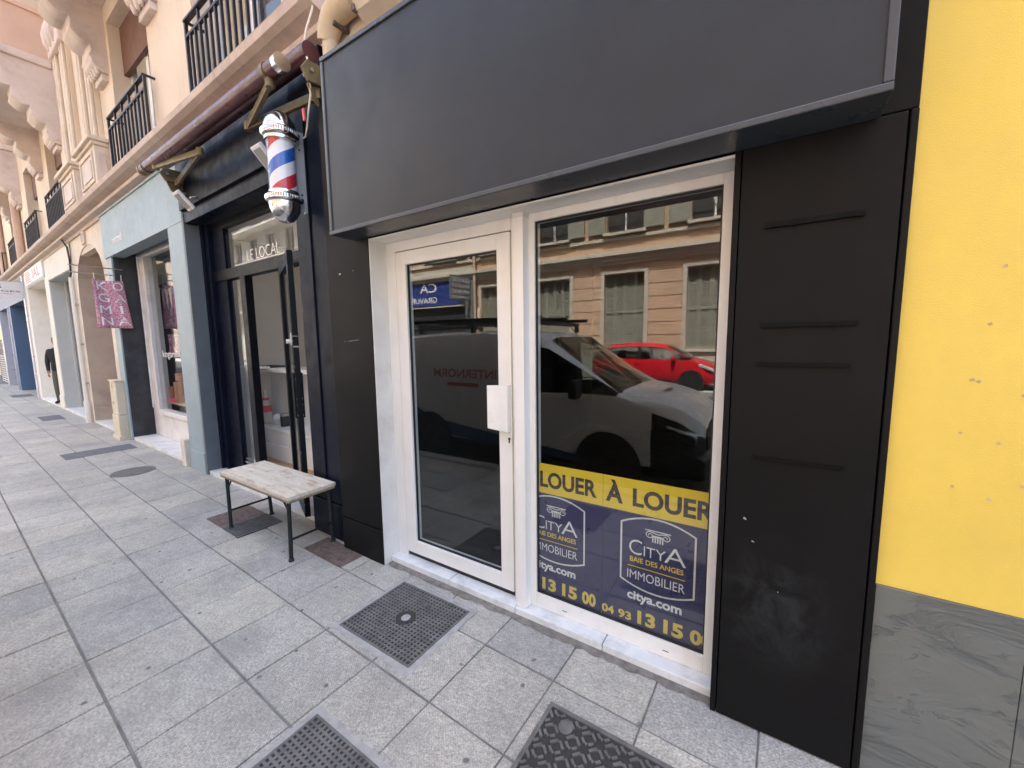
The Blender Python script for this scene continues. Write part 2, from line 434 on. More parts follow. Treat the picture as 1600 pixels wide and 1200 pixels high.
M['terracotta'] = pbr('copper_tins', (0.34, 0.13, 0.06), 0.45, var=0.15)
M['purple'] = None
M['opp_wall'] = pbr('opposite_salmon_render', (0.52, 0.36, 0.245), 0.85, var=0.08, vs=1.2, bump=0.2)
M['opp_trim'] = pbr('opposite_stone_trim', (0.50, 0.46, 0.39), 0.8, var=0.08, vs=2)
M['opp_white'] = pbr('opposite_white_render', (0.74, 0.72, 0.66), 0.85, var=0.05, vs=1.2)
M['shutter'] = pbr('olive_shutter', (0.25, 0.25, 0.205), 0.65, var=0.1)
M['sign_blue'] = pbr('blue_sign', (0.03, 0.055, 0.23), 0.4)
M['grey_board'] = pbr('grey_sign_board', (0.16, 0.165, 0.18), 0.5)
M['van'] = pbr('van_white_paint', (0.70, 0.73, 0.76), 0.22, var=0.02, spec=0.6)
M['car_red'] = pbr('car_red_paint', (0.50, 0.012, 0.022), 0.18, var=0.02, spec=0.7)
M['car_black'] = pbr('car_black_trim', (0.02, 0.02, 0.022), 0.5)
M['tyre'] = pbr('tyre_rubber', (0.018, 0.018, 0.018), 0.85)
M['alloy'] = pbr('alloy_rim', (0.55, 0.55, 0.57), 0.3, 0.8)
M['lamp'] = pbr('headlamp', (0.62, 0.65, 0.68), 0.12, 0.3)
M['smoked'] = pbr('smoked_headlamp', (0.05, 0.055, 0.06), 0.12, 0.2)
M['seat'] = pbr('car_seat', (0.02, 0.02, 0.022), 0.8)
M['van_red'] = pbr('van_red_print', (0.45, 0.03, 0.04), 0.4)
M['van_blue'] = pbr('van_blue_print', (0.02, 0.05, 0.18), 0.4)

def print_mat(name, a, b_, c_, scale):
    m, nt, b = nodes(name)
    geo = N(nt, 'ShaderNodeNewGeometry')
    v = N(nt, 'ShaderNodeTexNoise', Scale=scale, Detail=3.0, Roughness=0.8)
    nt.links.new(geo.outputs['Position'], v.inputs['Vector'])
    r = ramp(nt, v.outputs[0], [(0.36, a), (0.5, b_), (0.64, c_)])
    nt.links.new(r.outputs[0], b.inputs['Base Color'])
    b.inputs['Roughness'].default_value = 0.85
    return m
M['flag'] = print_mat('flag_floral_print', (0.30, 0.07, 0.13), (0.52, 0.23, 0.31), (0.72, 0.56, 0.60), 55)
M['purple'] = print_mat('purple_fabric', (0.10, 0.03, 0.07), (0.22, 0.09, 0.16), (0.4, 0.25, 0.32), 30)

# ------------------------------------------------------------------ helpers
ML = Matrix.Translation((-2.75, 0.13, 0)) @ Matrix.Rotation(R(-1.35), 4, 'Z')   # the older house row stands slightly askew
FR = {'W': Matrix.Identity(4), 'L': ML}
ORG = {}

class MB:
    def __init__(s):
        s.v, s.f = [], []
    def add(s, vs, fs):
        n = len(s.v)
        s.v += [tuple(p) for p in vs]
        s.f += [tuple(i + n for i in q) for q in fs]
        return s
    def box(s, x0, x1, y0, y1, z0, z1):
        vs = [(x, y, z) for z in (z0, z1) for y in (y0, y1) for x in (x0, x1)]
        return s.add(vs, [(0, 2, 3, 1), (4, 5, 7, 6), (0, 1, 5, 4), (2, 6, 7, 3), (0, 4, 6, 2), (1, 3, 7, 5)])
    def quad(s, a, b, c, d):
        return s.add([a, b, c, d], [(0, 1, 2, 3)])
    def bar(s, p, q, w, h=None, up=(0, 0, 1)):
        h = h or w
        p, q = Vector(p), Vector(q)
        d = (q - p).normalized()
        u = Vector(up)
        if abs(d.dot(u)) > 0.98:
            u = Vector((0, 1, 0))
        a = d.cross(u).normalized()
        b = a.cross(d).normalized()
        vs = []
        for e in (p, q):
            for i, j in ((-1, -1), (1, -1), (1, 1), (-1, 1)):
                vs.append(e + a * (i * w / 2) + b * (j * h / 2))
        return s.add(vs, [(0, 1, 2, 3), (7, 6, 5, 4), (0, 4, 5, 1), (1, 5, 6, 2), (2, 6, 7, 3), (3, 7, 4, 0)])
    def tube(s, pts, r, n=10, caps=True):
        pts = [Vector(p) for p in pts]
        rs = r if isinstance(r, (list, tuple)) else [r] * len(pts)
        prev = None
        rings = []
        for i, p in enumerate(pts):
            d = (pts[min(i + 1, len(pts) - 1)] - pts[max(i - 1, 0)]).normalized()
            if prev is None:
                u = Vector((0, 0, 1)) if abs(d.z) < 0.9 else Vector((1, 0, 0))
                a = d.cross(u).normalized()
            else:
                a = (prev - d * prev.dot(d)).normalized()
            prev = a
            b = d.cross(a)
            rings.append([p + (a * math.cos(t) + b * math.sin(t)) * rs[i] for t in [2 * math.pi * k / n for k in range(n)]])
        base = len(s.v)
        for g in rings:
            s.v += [tuple(q) for q in g]
        for i in range(len(rings) - 1):
            for k in range(n):
                k2 = (k + 1) % n
                s.f.append((base + i * n + k, base + i * n + k2, base + (i + 1) * n + k2, base + (i + 1) * n + k))
        if caps:
            s.f.append(tuple(base + k for k in reversed(range(n))))
            s.f.append(tuple(base + (len(rings) - 1) * n + k for k in range(n)))
        return s
    def lathe(s, prof, c=(0, 0, 0), n=24, axis='z'):
        base = len(s.v)
        for r, h in prof:
            for k in range(n):
                t = 2 * math.pi * k / n
                a, b = r * math.cos(t), r * math.sin(t)
                p = {'z': (a, b, h), 'y': (a, h, -b), 'x': (h, a, b)}[axis]
                s.v.append((c[0] + p[0], c[1] + p[1], c[2] + p[2]))
        for i in range(len(prof) - 1):
            for k in range(n):
                k2 = (k + 1) % n
                s.f.append((base + i * n + k, base + i * n + k2, base + (i + 1) * n + k2, base + (i + 1) * n + k))
        s.f.append(tuple(base + k for k in reversed(range(n))))
        s.f.append(tuple(base + (len(prof) - 1) * n + k for k in range(n)))
        return s
    def prism(s, prof, a0, a1, axis='x'):
        n = len(prof)
        def P(u, w, a):
            return {'x': (a, u, w), 'y': (u, a, w), 'z': (u, w, a)}[axis]
        vs = [P(u, w, a0) for u, w in prof] + [P(u, w, a1) for u, w in prof]
        fs = [tuple(range(n)), tuple(reversed(range(n, 2 * n)))]
        fs += [(i, i + n, (i + 1) % n + n, (i + 1) % n) for i in range(n)]
        return s.add(vs, fs)
    def mesh(s, name, o=(0, 0, 0), fix=True):
        me = bpy.data.meshes.new(name)
        me.from_pydata([(v[0] - o[0], v[1] - o[1], v[2] - o[2]) for v in s.v], [], s.f)
        if fix:
            bm = bmesh.new(); bm.from_mesh(me)
            bmesh.ops.recalc_face_normals(bm, faces=bm.faces)
            bm.to_mesh(me); bm.free()
        return me
    def build(s, name, mat, parent=None, bevel=0.0, smooth=False, loc=(0, 0, 0), fr='W', fix=True, seg=2):
        o = ORG[parent.name] if parent else loc
        ob = obj(name, s.mesh(name, o, fix), mat, parent, bevel, smooth, seg)
        if not parent:
            ob.matrix_world = FR[fr] @ Matrix.Translation(loc)
        ORG[ob.name] = o
        return ob

def obj(name, me, mat, parent=None, bevel=0.0, smooth=False, seg=2):
    m = M[mat] if isinstance(mat, str) else mat
    if m and not me.materials:
        me.materials.append(m)
    if smooth:
        me.polygons.foreach_set('use_smooth', [True] * len(me.polygons))
        me.set_sharp_from_angle(angle=R(38))
    ob = bpy.data.objects.new(name, me)
    COL.objects.link(ob)
    if parent:
        ob.parent = parent
    if bevel:
        b = ob.modifiers.new('bevel', 'BEVEL')
        b.width = bevel
        b.segments = seg
        b.limit_method = 'ANGLE'
        b.angle_limit = R(35)
    return ob

def tag(o, label=None, cat=None, group=None, kind=None):
    if label: o['label'] = label
    if cat: o['category'] = cat
    if group: o['group'] = group
    if kind: o['kind'] = kind
    return o

def thing(name, label, cat, loc=(0, 0, 0), fr='W', group=None):
    o = bpy.data.objects.new(name, None)
    o.empty_display_size = 0.1
    COL.objects.link(o)
    o.matrix_world = FR[fr] @ Matrix.Translation(loc)
    ORG[o.name] = loc
    return tag(o, label, cat, group)

def box(name, mat, parent, x0, x1, y0, y1, z0, z1, bevel=0.0, **k):
    return MB().box(x0, x1, y0, y1, z0, z1).build(name, mat, parent, bevel, **k)

def inst(name, me, parent, loc, rz=0.0, mat=None):
    ob = bpy.data.objects.new(name, me)
    COL.objects.link(ob)
    ob.parent = parent
    o = ORG[parent.name]
    ob.location = (loc[0] - o[0], loc[1] - o[1], loc[2] - o[2])
    ob.rotation_euler = (0, 0, rz)
    return ob

def copy_tree(o, parent=None):
    c = o.copy()
    COL.objects.link(c)
    if parent:
        c.parent = parent
        c.matrix_parent_inverse = o.matrix_parent_inverse
    for ch in list(o.children):
        copy_tree(ch, c)
    return c

_txt = {}
def text2d(s, bold=0.0, shear=0.0):
    key = (s, bold, shear)
    if key not in _txt:
        cu = bpy.data.curves.new('lettering', 'FONT')
        cu.body = s
        cu.offset = bold
        cu.shear = shear
        cu.resolution_u = 4
        ob = bpy.data.objects.new('lettering_source', cu)
        COL.objects.link(ob)
        dg = bpy.context.evaluated_depsgraph_get()
        me = bpy.data.meshes.new_from_object(ob.evaluated_get(dg))
        vs = [(v.co.x, v.co.y) for v in me.vertices]
        fs = [tuple(p.vertices) for p in me.polygons]
        bpy.data.objects.remove(ob)
        bpy.data.curves.remove(cu)
        bpy.data.meshes.remove(me)
        _txt[key] = (vs, fs)
    return _txt[key]

def text(mb, s, u0, u1, w0, w1, mapf, bold=0.0, shear=0.0):
    vs, fs = text2d(s, bold, shear)
    x0, x1 = min(v[0] for v in vs), max(v[0] for v in vs)
    y0, y1 = min(v[1] for v in vs), max(v[1] for v in vs)
    mb.add([mapf(u0 + (v[0] - x0) / (x1 - x0) * (u1 - u0), w0 + (v[1] - y0) / (y1 - y0) * (w1 - w0)) for v in vs], fs)
    return mb

def facing_street(y):
    return lambda u, w: (u, y, w)

def ribbon(mb, pts, wd, mapf, closed=False):
    n = len(pts)
    P = [Vector(p) for p in pts]
    for i in range(n if closed else n - 1):
        a, b = P[i], P[(i + 1) % n]
        d = (b - a).normalized()
        nrm = Vector((-d.y, d.x)) * wd / 2
        e = d * wd * 0.3
        mb.add([mapf(*(a - e - nrm)), mapf(*(b + e - nrm)), mapf(*(b + e + nrm)), mapf(*(a - e + nrm))], [(0, 1, 2, 3)])
    return mb

def wall_open(mb, x0, x1, z0, z1, ops, y, depth):
    """front sheet at y with rectangular openings and their reveals going back by depth"""
    xs = sorted({x0, x1} | {v for o in ops for v in o[:2] if x0 < v < x1})
    zs = sorted({z0, z1} | {v for o in ops for v in o[2:4] if z0 < v < z1})
    for i in range(len(xs) - 1):
        for j in range(len(zs) - 1):
            cx, cz = (xs[i] + xs[i + 1]) / 2, (zs[j] + zs[j + 1]) / 2
            if any(o[0] < cx < o[1] and o[2] < cz < o[3] for o in ops):
                continue
            mb.quad((xs[i], y, zs[j]), (xs[i + 1], y, zs[j]), (xs[i + 1], y, zs[j + 1]), (xs[i], y, zs[j + 1]))
    for a, b, c, d in [o[:4] for o in ops]:
        mb.quad((a, y, c), (a, y, d), (a, y + depth, d), (a, y + depth, c))
        mb.quad((b, y, d), (b, y, c), (b, y + depth, c), (b, y + depth, d))
        mb.quad((a, y, d), (b, y, d), (b, y + depth, d), (a, y + depth, d))
        mb.quad((b, y, c), (a, y, c), (a, y + depth, c), (b, y + depth, c))
    return mb

# ------------------------------------------------------------------ ground
def struct(name, mat, x0, x1, y0, y1, z0, z1, fr='W', bevel=0):
    o = MB().box(x0, x1, y0, y1, z0, z1).build(name, mat, None, bevel, loc=((x0 + x1) / 2, (y0 + y1) / 2, z0), fr=fr)
    return tag(o, kind='structure')

ground = struct('ground', 'mortar', -130, 90, -90, 60, -0.9, -0.33)
road = struct('road', 'asphalt', -120, 80, -10.9, -2.12, -0.30, -0.13, 'L')
pavement = struct('pavement', 'mortar', -62, 40, -2.0, 0.9, -0.30, -0.007, 'L')
far_pavement = struct('pavement_opposite', 'kerb', -120, 80, -13.4, -10.9, -0.30, 0.0, 'L', 0.02)
km = MB().box(-0.498, 0.498, -0.075, 0.075, -0.3, 0.002).mesh('kerb_stone')
km.materials.append(M['kerb'])
kerb = tag(MB().box(-62, 40, -2.11, -2.01, -0.3, -0.04).build('kerb', 'mortar', None, loc=(0, -2.05, -0.3), fr='L'), kind='structure')
for i in range(20):
    inst('kerb_stone', km, kerb, (-9.5 + i, -2.075, 0.0))

# paving slabs: 0.405 m squares, long joints towards the end of the street
PX, PY = 0.407, 0.405
gx, gy = PX - 0.007, PY - 0.010
def slab_mesh(nm, w, d):
    mb = MB()
    b = 0.003
    mb.add([(-w / 2, -d / 2, -0.03), (w / 2, -d / 2, -0.03), (w / 2, d / 2, -0.03), (-w / 2, d / 2, -0.03),
            (-w / 2, -d / 2, -b), (w / 2, -d / 2, -b), (w / 2, d / 2, -b), (-w / 2, d / 2, -b),
            (-w / 2 + b, -d / 2 + b, 0), (w / 2 - b, -d / 2 + b, 0), (w / 2 - b, d / 2 - b, 0), (-w / 2 + b, d / 2 - b, 0)],
           [(0, 1, 5, 4), (1, 2, 6, 5), (2, 3, 7, 6), (3, 0, 4, 7), (4, 5, 9, 8), (5, 6, 10, 9), (6, 7, 11, 10), (7, 4, 8, 11), (8, 9, 10, 11)])
    me = mb.mesh(nm)
    me.materials.append(M['paving'])
    return me
sm = slab_mesh('paving_slab', gx, gy)
far = MB()
rows = [-1.928 + PY * j for j in range(6)]          # row bounds, last one meets the shops
YB = [(-1.928, -1.523), (-1.523, -1.118), (-1.118, -0.713), (-0.713, -0.308), (-0.308, 0.097)]
half = {}
cnt = 0
for i in range(-62, 14):
    xa = 0.746 + PX * i
    for j, (ya, yb) in enumerate(YB):
        if xa < -15.6:
            x0, x1, y0, y1 = xa + 0.004, xa + PX - 0.004, ya + 0.006, yb - 0.006
            z = random.uniform(-0.0015, 0.001)
            far.add([(x0, y0, z), (x1, y0, z), (x1, y1, z), (x0, y1, z)], [(0, 1, 2, 3)])
            continue
        if xa > 6.3:
            continue
        # near slabs: some stretches were relaid half a slab off
        o = inst('paving_slab', sm, pavement, (xa + PX / 2, (ya + yb) / 2, random.uniform(-0.0016, 0.0016)))
        o.rotation_euler = (random.gauss(0, 0.0022), random.gauss(0, 0.0022), random.gauss(0, 0.002))
        cnt += 1
        if cnt >= 298:
            break
far.build('far_paving_slabs', 'paving', pavement)['kind'] = 'stuff'
fill = MB()
for i in range(-62, 16):
    xa = 0.746 + PX * i
    fill.box(xa + 0.003, xa + PX - 0.003, 0.106, 0.45, -0.03, random.uniform(-0.003, 0.0))
fill.build('edge_paving_slabs', 'paving', pavement)['kind'] = 'stuff'

# ------------------------------------------------------------------ covers let into the pavement
def grid_cover(name, label, x0, x1, y0, y1, fr, mat='iron', nx=22, ny=20, hub=True, frame=0.012, gw=0.42, group='iron covers in the pavement'):
    c = ((x0 + x1) / 2, (y0 + y1) / 2, 0)
    t = thing(name, label, 'cover', c, fr, group)
    box('pit', 'iron_dark', t, x0 + .004, x1 - .004, y0 + .004, y1 - .004, -0.006, 0.0035)
    mb = MB()
    f = frame
    for a in ((x0, x1, y0, y0 + f), (x0, x1, y1 - f, y1), (x0, x0 + f, y0 + f, y1 - f), (x1 - f, x1, y0 + f, y1 - f)):
        mb.box(*a, -0.006, 0.0085)
    mb.build('rim', mat, t, 0.0015)
    mb = MB()
    dx, dy = (x1 - x0 - 2 * f) / nx, (y1 - y0 - 2 * f) / ny
    for i in range(1, nx):
        x = x0 + f + dx * i
        mb.box(x - dx * gw / 2, x + dx * gw / 2, y0 + f, y1 - f, 0.002, 0.0072)
    for j in range(1, ny):
        y = y0 + f + dy * j
        mb.box(x0 + f, x1 - f, y - dy * gw / 2, y + dy * gw / 2, 0.002, 0.0078)
    tag(mb.build('lattice', mat, t), kind='stuff')
    if hub:
        MB().lathe([(0.06, 0.002), (0.058, 0.0095), (0.05, 0.0105), (0.032, 0.0105), (0.03, 0.0088), (0.0005, 0.0088)], c, 12).build('hub', 'iron_dark', t)
        MB().lathe([(0.028, 0.0085), (0.026, 0.0098), (0.0005, 0.01)], c, 14).build('hub_cap', 'kerb', t)
        for sx, sy in ((-1, -1), (1, 1)):
            cx, cy = c[0] + sx * 0.02, c[1] + sy * (y1 - y0) * 0.3
            MB().box(cx - .05, cx + .05, cy - .016, cy + .016, 0.002, 0.0095).build('name_plate', mat, t, 0.001)
            pm = MB()
            text(pm, 'NICE' if sy < 0 else 'C N', cx - .04, cx + .04, cy - .011, cy + .011, lambda u, w: (u, w, 0.0102), 0.01)
            pm.build('lettering', 'iron_dark', t, fix=False)
    return t

g1 = grid_cover('lattice_cover', 'square cast iron lattice cover in front of the white door', -1.985, -1.425, -0.545, -0.065, 'W')
g2 = grid_cover('lattice_cover', 'worn iron lattice cover cut by the bottom edge of the picture', -1.57, -1.165, -1.42, -0.925, 'W', nx=16, ny=22, hub=False, gw=0.5)
t = thing('patterned_cover', 'ornate cast iron cover with raised arrow pattern near the black pillar', 'cover', (-0.5, -0.6, 0), 'W', 'iron covers in the pavement')
box('plate', 'iron_dark', t, -0.742, -0.20, -0.90, -0.338, -0.006, 0.003)
mb = MB()
for a in ((-0.746, -0.196, -0.352, -0.334), (-0.746, -0.196, -0.904, -0.89), (-0.746, -0.728, -0.89, -0.352), (-0.214, -0.196, -0.89, -0.352)):
    mb.box(*a, -0.006, 0.009)
mb.build('rim', 'iron', t, 0.0015)
mb = MB()
nx_, ny_ = 11, 11
for i in range(nx_):
    for j in range(ny_):
        cx, cy = -0.71 + i * 0.048, -0.872 + j * 0.0495
        k = (i + j) % 2
        a = R(45 if k else -45)
        for off, ln in ((-0.011, 0.034), (0.011, 0.022)):
            ox, oy = -math.sin(a) * off, math.cos(a) * off
            dx, dy = math.cos(a) * ln / 2, math.sin(a) * ln / 2
            mb.bar((cx + ox - dx, cy + oy - dy, 0.006), (cx + ox + dx, cy + oy + dy, 0.006), 0.011, 0.006)
        mb.lathe([(0.006, 0.002), (0.006, 0.0085), (0.004, 0.009)], (cx + 0.022, cy, 0), 6)
tag(mb.build('raised_pattern', 'iron', t), kind='stuff')
box('lifting_slot', 'rust', t, -0.60, -0.555, -0.64, -0.60, 0.002, 0.0098)
MB().lathe([(0.03, 0.002), (0.03, 0.0095), (0.022, 0.0095), (0.021, 0.008), (0.0005, 0.008)], (-0.64, -0.41, 0), 14).build('maker_disc', 'iron', t)

def cement_bed(cover, x0, x1, y0, y1, w):
    mb = MB()
    per = []
    n = 14
    cs = [(x0, y0), (x1, y0), (x1, y1), (x0, y1)]
    for i in range(4):
        a, b = cs[i], cs[(i + 1) % 4]
        for k in range(n):
            f = k / n
            per.append((a[0] + (b[0] - a[0]) * f, a[1] + (b[1] - a[1]) * f))
    cx, cy = (x0 + x1) / 2, (y0 + y1) / 2
    out = []
    for x, y in per:
        r_ = w * random.uniform(.7, 1.25)
        out.append((x + math.copysign(r_, x - cx) * (1 if abs(x - cx) > (x1 - x0) * .49 else 0), y + math.copysign(r_, y - cy) * (1 if abs(y - cy) > (y1 - y0) * .49 else 0)))
    m = len(per)
    for i in range(m):
        j = (i + 1) % m
        mb.quad((out[i][0], out[i][1], .0026), (out[j][0], out[j][1], .0026), (per[j][0], per[j][1], .0036), (per[i][0], per[i][1], .0036))
    mb.build('cement_bed', 'cement', cover, fix=False)

def plate_cover(name, label, x0, x1, y0, y1, fr, mat, bars=None, group=None, studs=False):
    t = thing(name, label, 'cover', ((x0 + x1) / 2, (y0 + y1) / 2, 0), fr, group)
    xb = bars if bars is not None else x1
    box('plate', mat, t, x0, xb, y0, y1, -0.006, 0.0045, 0.001)
    if studs:
        mb = MB()
        n = int((xb - x0) / 0.03)
        m = int((y1 - y0) / 0.03)
        for i in range(n):
            for j in range(m):
                a = 0.7 if (i + j) % 2 else -0.7
                cx, cy = x0 + .016 + i * (xb - x0 - .01) / n, y0 + .016 + j * (y1 - y0 - .01) / m
                mb.bar((cx - math.cos(a) * .009, cy - math.sin(a) * .009, .0055), (cx + math.cos(a) * .009, cy + math.sin(a) * .009, .0055), .006, .004)
        tag(mb.build('tread', mat, t), kind='stuff')
    if bars is not None:
        box('pit', 'rust_dark', t, xb, x1, y0, y1, -0.006, 0.003)
        n = int((x1 - xb) / 0.032)
        for i in range(n):
            xx = xb + (i + .5) * (x1 - xb) / n
            box('grate_bar', 'iron', t, xx - .008, xx + .008, y0, y1, 0.0, 0.008)
    return t
cement_bed(g1, -1.985, -1.425, -0.545, -0.065, 0.035)
cement_bed(g2, -1.57, -1.165, -1.42, -0.925, 0.03)
plate_cover('drain_grate', 'rusty plate and barred drain grate under the wooden bench', -1.52, -0.86, -0.53, -0.17, 'L', 'rust', bars=-1.17, studs=True)
plate_cover('rusty_cover', 'small rusty tread plate between the bench leg and the white door', -0.24, 0.25, -0.31, -0.11, 'L', 'rust', studs=True)
plate_cover('asphalt_patch', 'long dark patch in the pavement before the blue shop', -5.92, -5.46, -0.88, -0.12, 'L', 'patch')
plate_cover('pavement_hatch', 'dark square hatch in the pavement before the white shop', -11.05, -10.15, -0.58, -0.25, 'L', 'patch')
plate_cover('pavement_hatch', 'farthest dark hatch in the pavement before the silver post', -18.0, -17.0, -0.46, -0.02, 'L', 'patch')
t = thing('round_cover', 'round dark manhole cover left of the pale blue pillar', 'cover', (-3.95, -0.5, 0), 'L')
MB().lathe([(0.215, -0.006), (0.215, 0.005), (0.2, 0.006), (0.198, 0.004), (0.0005, 0.004)], (-3.95, -0.5, 0), 36).build('disc', 'iron', t)
MB().lathe([(0.17, 0.003), (0.17, 0.0058), (0.16, 0.0058), (0.159, 0.0045)], (-3.95, -0.5, 0), 36).build('ring', 'iron', t)

# ------------------------------------------------------------------ black shopfront to let
FY = 0.135          # face of the white frame
GY = 0.152          # glass
shop = thing('black_shopfront', 'closed black shopfront with white door and window and blank sign', 'shopfront', (-1.2, 0, 0))
box('side_panel', 'black', shop, -2.735, -2.266, 0.0, 0.10, 0.262, 2.40, 0.004)
box('plinth_panel', 'black', shop, -2.735, -2.266, -0.003, 0.10, 0.0, 0.255, 0.003)
rp = box('pillar_panel', 'black', shop, -0.128, 0.313, 0.0, 0.10, 0.005, 2.283, 0.003)
box('edge_trim', 'black', shop, -0.153, -0.132, 0.003, 0.20, 0.0, 2.283, 0.002)
box('edge_trim', 'black', shop, 0.317, 0.336, -0.004, 0.10, 0.0, 2.283, 0.003)
box('upper_panel', 'black', shop, -2.735, 0.336, 0.002, 0.10, 2.287, 3.36, 0.003)
for x0, x1, z, th, tilt in ((-0.045, 0.229, 1.996, 0.020, -0.006), (-0.040, 0.233, 1.641, 0.017, 0), (-0.049, 0.222, 1.498, 0.014, 0), (-0.045, 0.227, 1.140, 0.009, 0.003)):
    mb = MB()
    n = 22
    up, lo = [], []
    for i in range(n + 1):
        x = x0 + (x1 - x0) * i / n
        up.append((x, z + th / 2 + random.uniform(-.0012, .0012)))
        lo.append((x, z - th / 2 + random.uniform(-.002, .002)))
    mb.prism(up + lo[::-1], -0.012, 0.001, 'y')
    mb.build('batten', 'batten', rp, 0.001)
chips = MB()
for x, z, w, h in ((-0.066, 0.886, .012, .008), (-0.034, 0.80, .01, .004), (0.06, 0.62, .004, .003)):
    chips.prism([(x, z), (x + w, z - h * .4), (x + w * .8, z + h * .5), (x + w * .2, z + h)], -0.0015, 0.002, 'y')
for x, z, w, h in ((-2.60, 2.07, .022, .011), (-2.44, 2.08, .004, .008), (-2.58, 1.60, .006, .005), (-2.53, 1.60, .007, .006), (-2.505, 1.602, .009, .008), (-2.48, 1.605, .008, .006), (-2.455, 1.607, .01, .007), (-2.43, 1.61, .012, .004)):
    chips.prism([(x, z), (x + w, z + h * .2), (x + w * .9, z + h), (x + w * .1, z + h * .8)], -0.0015, 0.002, 'y')
chips.build('paint_chips', 'paint_chip', rp)

# blank sign box
sg = box('sign_box', 'sign', shop, -2.385, 0.222, -0.168, -0.004, 2.295, 3.305)
for a in ((-2.412, 0.246, 2.278, 2.302), (-2.412, 0.246, 3.300, 3.326)):
    box('sign_rail', 'sign_rail', sg, a[0], a[1], -0.178, 0.0, a[2], a[3], 0.004)
for a in ((-2.412, -2.386), (0.222, 0.246)):
    box('sign_rail', 'sign_rail', sg, a[0], a[1], -0.176, 0.0, 2.303, 3.299, 0.004)
box('soffit', 'soffit', sg, -2.40, 0.236, -0.165, 0.0, 2.2925, 2.2948)
mb = MB()
mb.bar((-1.68, 0.12, 3.62), (-1.74, -0.12, 3.325), 0.022, 0.012)
mb.build('stay_bracket', 'rail', sg)
box('lintel', 'soffit', shop, -2.266, -0.153, 0.06, 0.20, 2.272, 2.40)

# white reveals and frame
box('reveal_board', 'pvc_dirty', shop, -2.266, -2.258, 0.004, 0.20, 0.0, 2.272)
box('reveal_board', 'pvc', shop, -2.258, -0.153, 0.006, 0.20, 2.262, 2.272)
fr = MB().build('door_frame', 'pvc', shop)
def frame_rect(parent, name, x0, x1, z0, z1, wl, wr, wb, wt, y0, y1, mat='pvc', bev=0.003):
    box(name, mat, parent, x0, x0 + wl, y0, y1, z0, z1, bev)
    box(name, mat, parent, x1 - wr, x1, y0, y1, z0, z1, bev)
    if wt: box(name, mat, parent, x0 + wl, x1 - wr, y0, y1, z1 - wt, z1, bev)
    if wb: box(name, mat, parent, x0 + wl, x1 - wr, y0, y1, z0, z0 + wb, bev)
bpy.data.objects.remove(fr)
fr = box('frame_post', 'pvc', shop, -1.186, -1.122, 0.078, 0.20, 0.049, 2.262, 0.004)
box('post_cap', 'pvc_dirty', fr, -1.190, -1.118, 0.076, 0.135, 2.236, 2.2615, 0.002)
door = box('door', 'gasket', shop, -2.19, -1.19, 0.172, 0.178, 0.07, 2.25)
bpy.data.objects.remove(door)
door = MB().box(-2.258, -2.166, FY, 0.20, 0.049, 2.2615).build('door_jamb', 'pvc', shop, 0.003)
box('door_jamb', 'pvc', shop, -1.245 + 0.012, -1.186, FY, 0.20, 0.049, 2.2615, 0.003)
box('door_head', 'pvc', shop, -2.166, -1.233, FY, 0.20, 2.196, 2.2615, 0.003)
box('threshold', 'gasket', shop, -2.166, -1.233, FY + 0.012, 0.20, 0.049, 0.078)
leaf = box('door_leaf', 'pvc', shop, -2.160, -2.068, FY - 0.004, 0.19, 0.082, 2.190, 0.004)
box('stile', 'pvc', leaf, -1.330, -1.239, FY - 0.004, 0.19, 0.082, 2.190, 0.004)
box('top_rail', 'pvc', leaf, -2.068, -1.330, FY - 0.004, 0.19, 2.103, 2.190, 0.004)
box('bottom_rail', 'pvc', leaf, -2.068, -1.330, FY - 0.004, 0.19, 0.082, 0.178, 0.004)
frame_rect(leaf, 'gasket', -2.068, -1.330, 0.178, 2.103, 0.008, 0.008, 0.008, 0.008, 0.146, 0.160, 'gasket', 0)
frame_rect(shop, 'shadow_gap', -2.166, -1.233, 0.078, 2.196, 0.006, 0.006, 0, 0.006, 0.15, 0.185, 'gasket', 0)
box('glass_pane', 'glass', leaf, -2.062, -1.336, GY, GY + 0.006, 0.184, 2.097)
# pull plate and lock
pp = MB().prism([(-1.388, 1.083), (-1.250, 1.072), (-1.250, 1.345), (-1.388, 1.338)], 0.094, 0.1005, 'y').build('pull_plate', 'plate', leaf, 0.004)
box('plate_return', 'plate', pp, -1.2505, -1.2445, 0.094, 0.134, 1.072, 1.345, 0.002)
lk = MB().lathe([(0.017, 0.124), (0.017, 0.131), (0.0005, 0.131)], (-1.2535, 0, 1.018), 16, 'y')
lk.v = [(x, y, 1.018 + (z - 1.018) * 1.9) for x, y, z in lk.v]
lk = lk.build('lock', 'plate', leaf)
box('keyhole', 'gasket', lk, -1.258, -1.249, 0.1225, 0.1245, 1.005, 1.028)
MB().lathe([(0.008, 0.1225), (0.008, 0.1245)], (-1.2535, 0, 1.03), 12, 'y').build('keyhole', 'gasket', lk)
# display window
wf = box('window_frame', 'pvc', shop, -1.122, -1.086, FY, 0.20, 0.049, 2.2615, 0.003)
box('window_stile', 'pvc', wf, -0.200, -0.154, FY, 0.20, 0.049, 2.2615, 0.003)
box('window_head', 'pvc', wf, -1.086, -0.200, FY, 0.20, 2.218, 2.2615, 0.003)
box('window_rail', 'pvc', wf, -1.086, -0.200, FY, 0.20, 0.049, 0.132, 0.003)
frame_rect(wf, 'gasket', -1.086, -0.200, 0.132, 2.218, 0.007, 0.007, 0.009, 0.007, 0.147, 0.160, 'gasket', 0)
for x in (-0.905, -0.365):
    box('drain_slot', 'gasket', wf, x - .014, x + .014, FY - .0008, FY + .001, 0.083, 0.087)
box('glass_pane', 'glass', wf, -1.080, -0.206, GY, GY + 0.006, 0.140, 2.212)
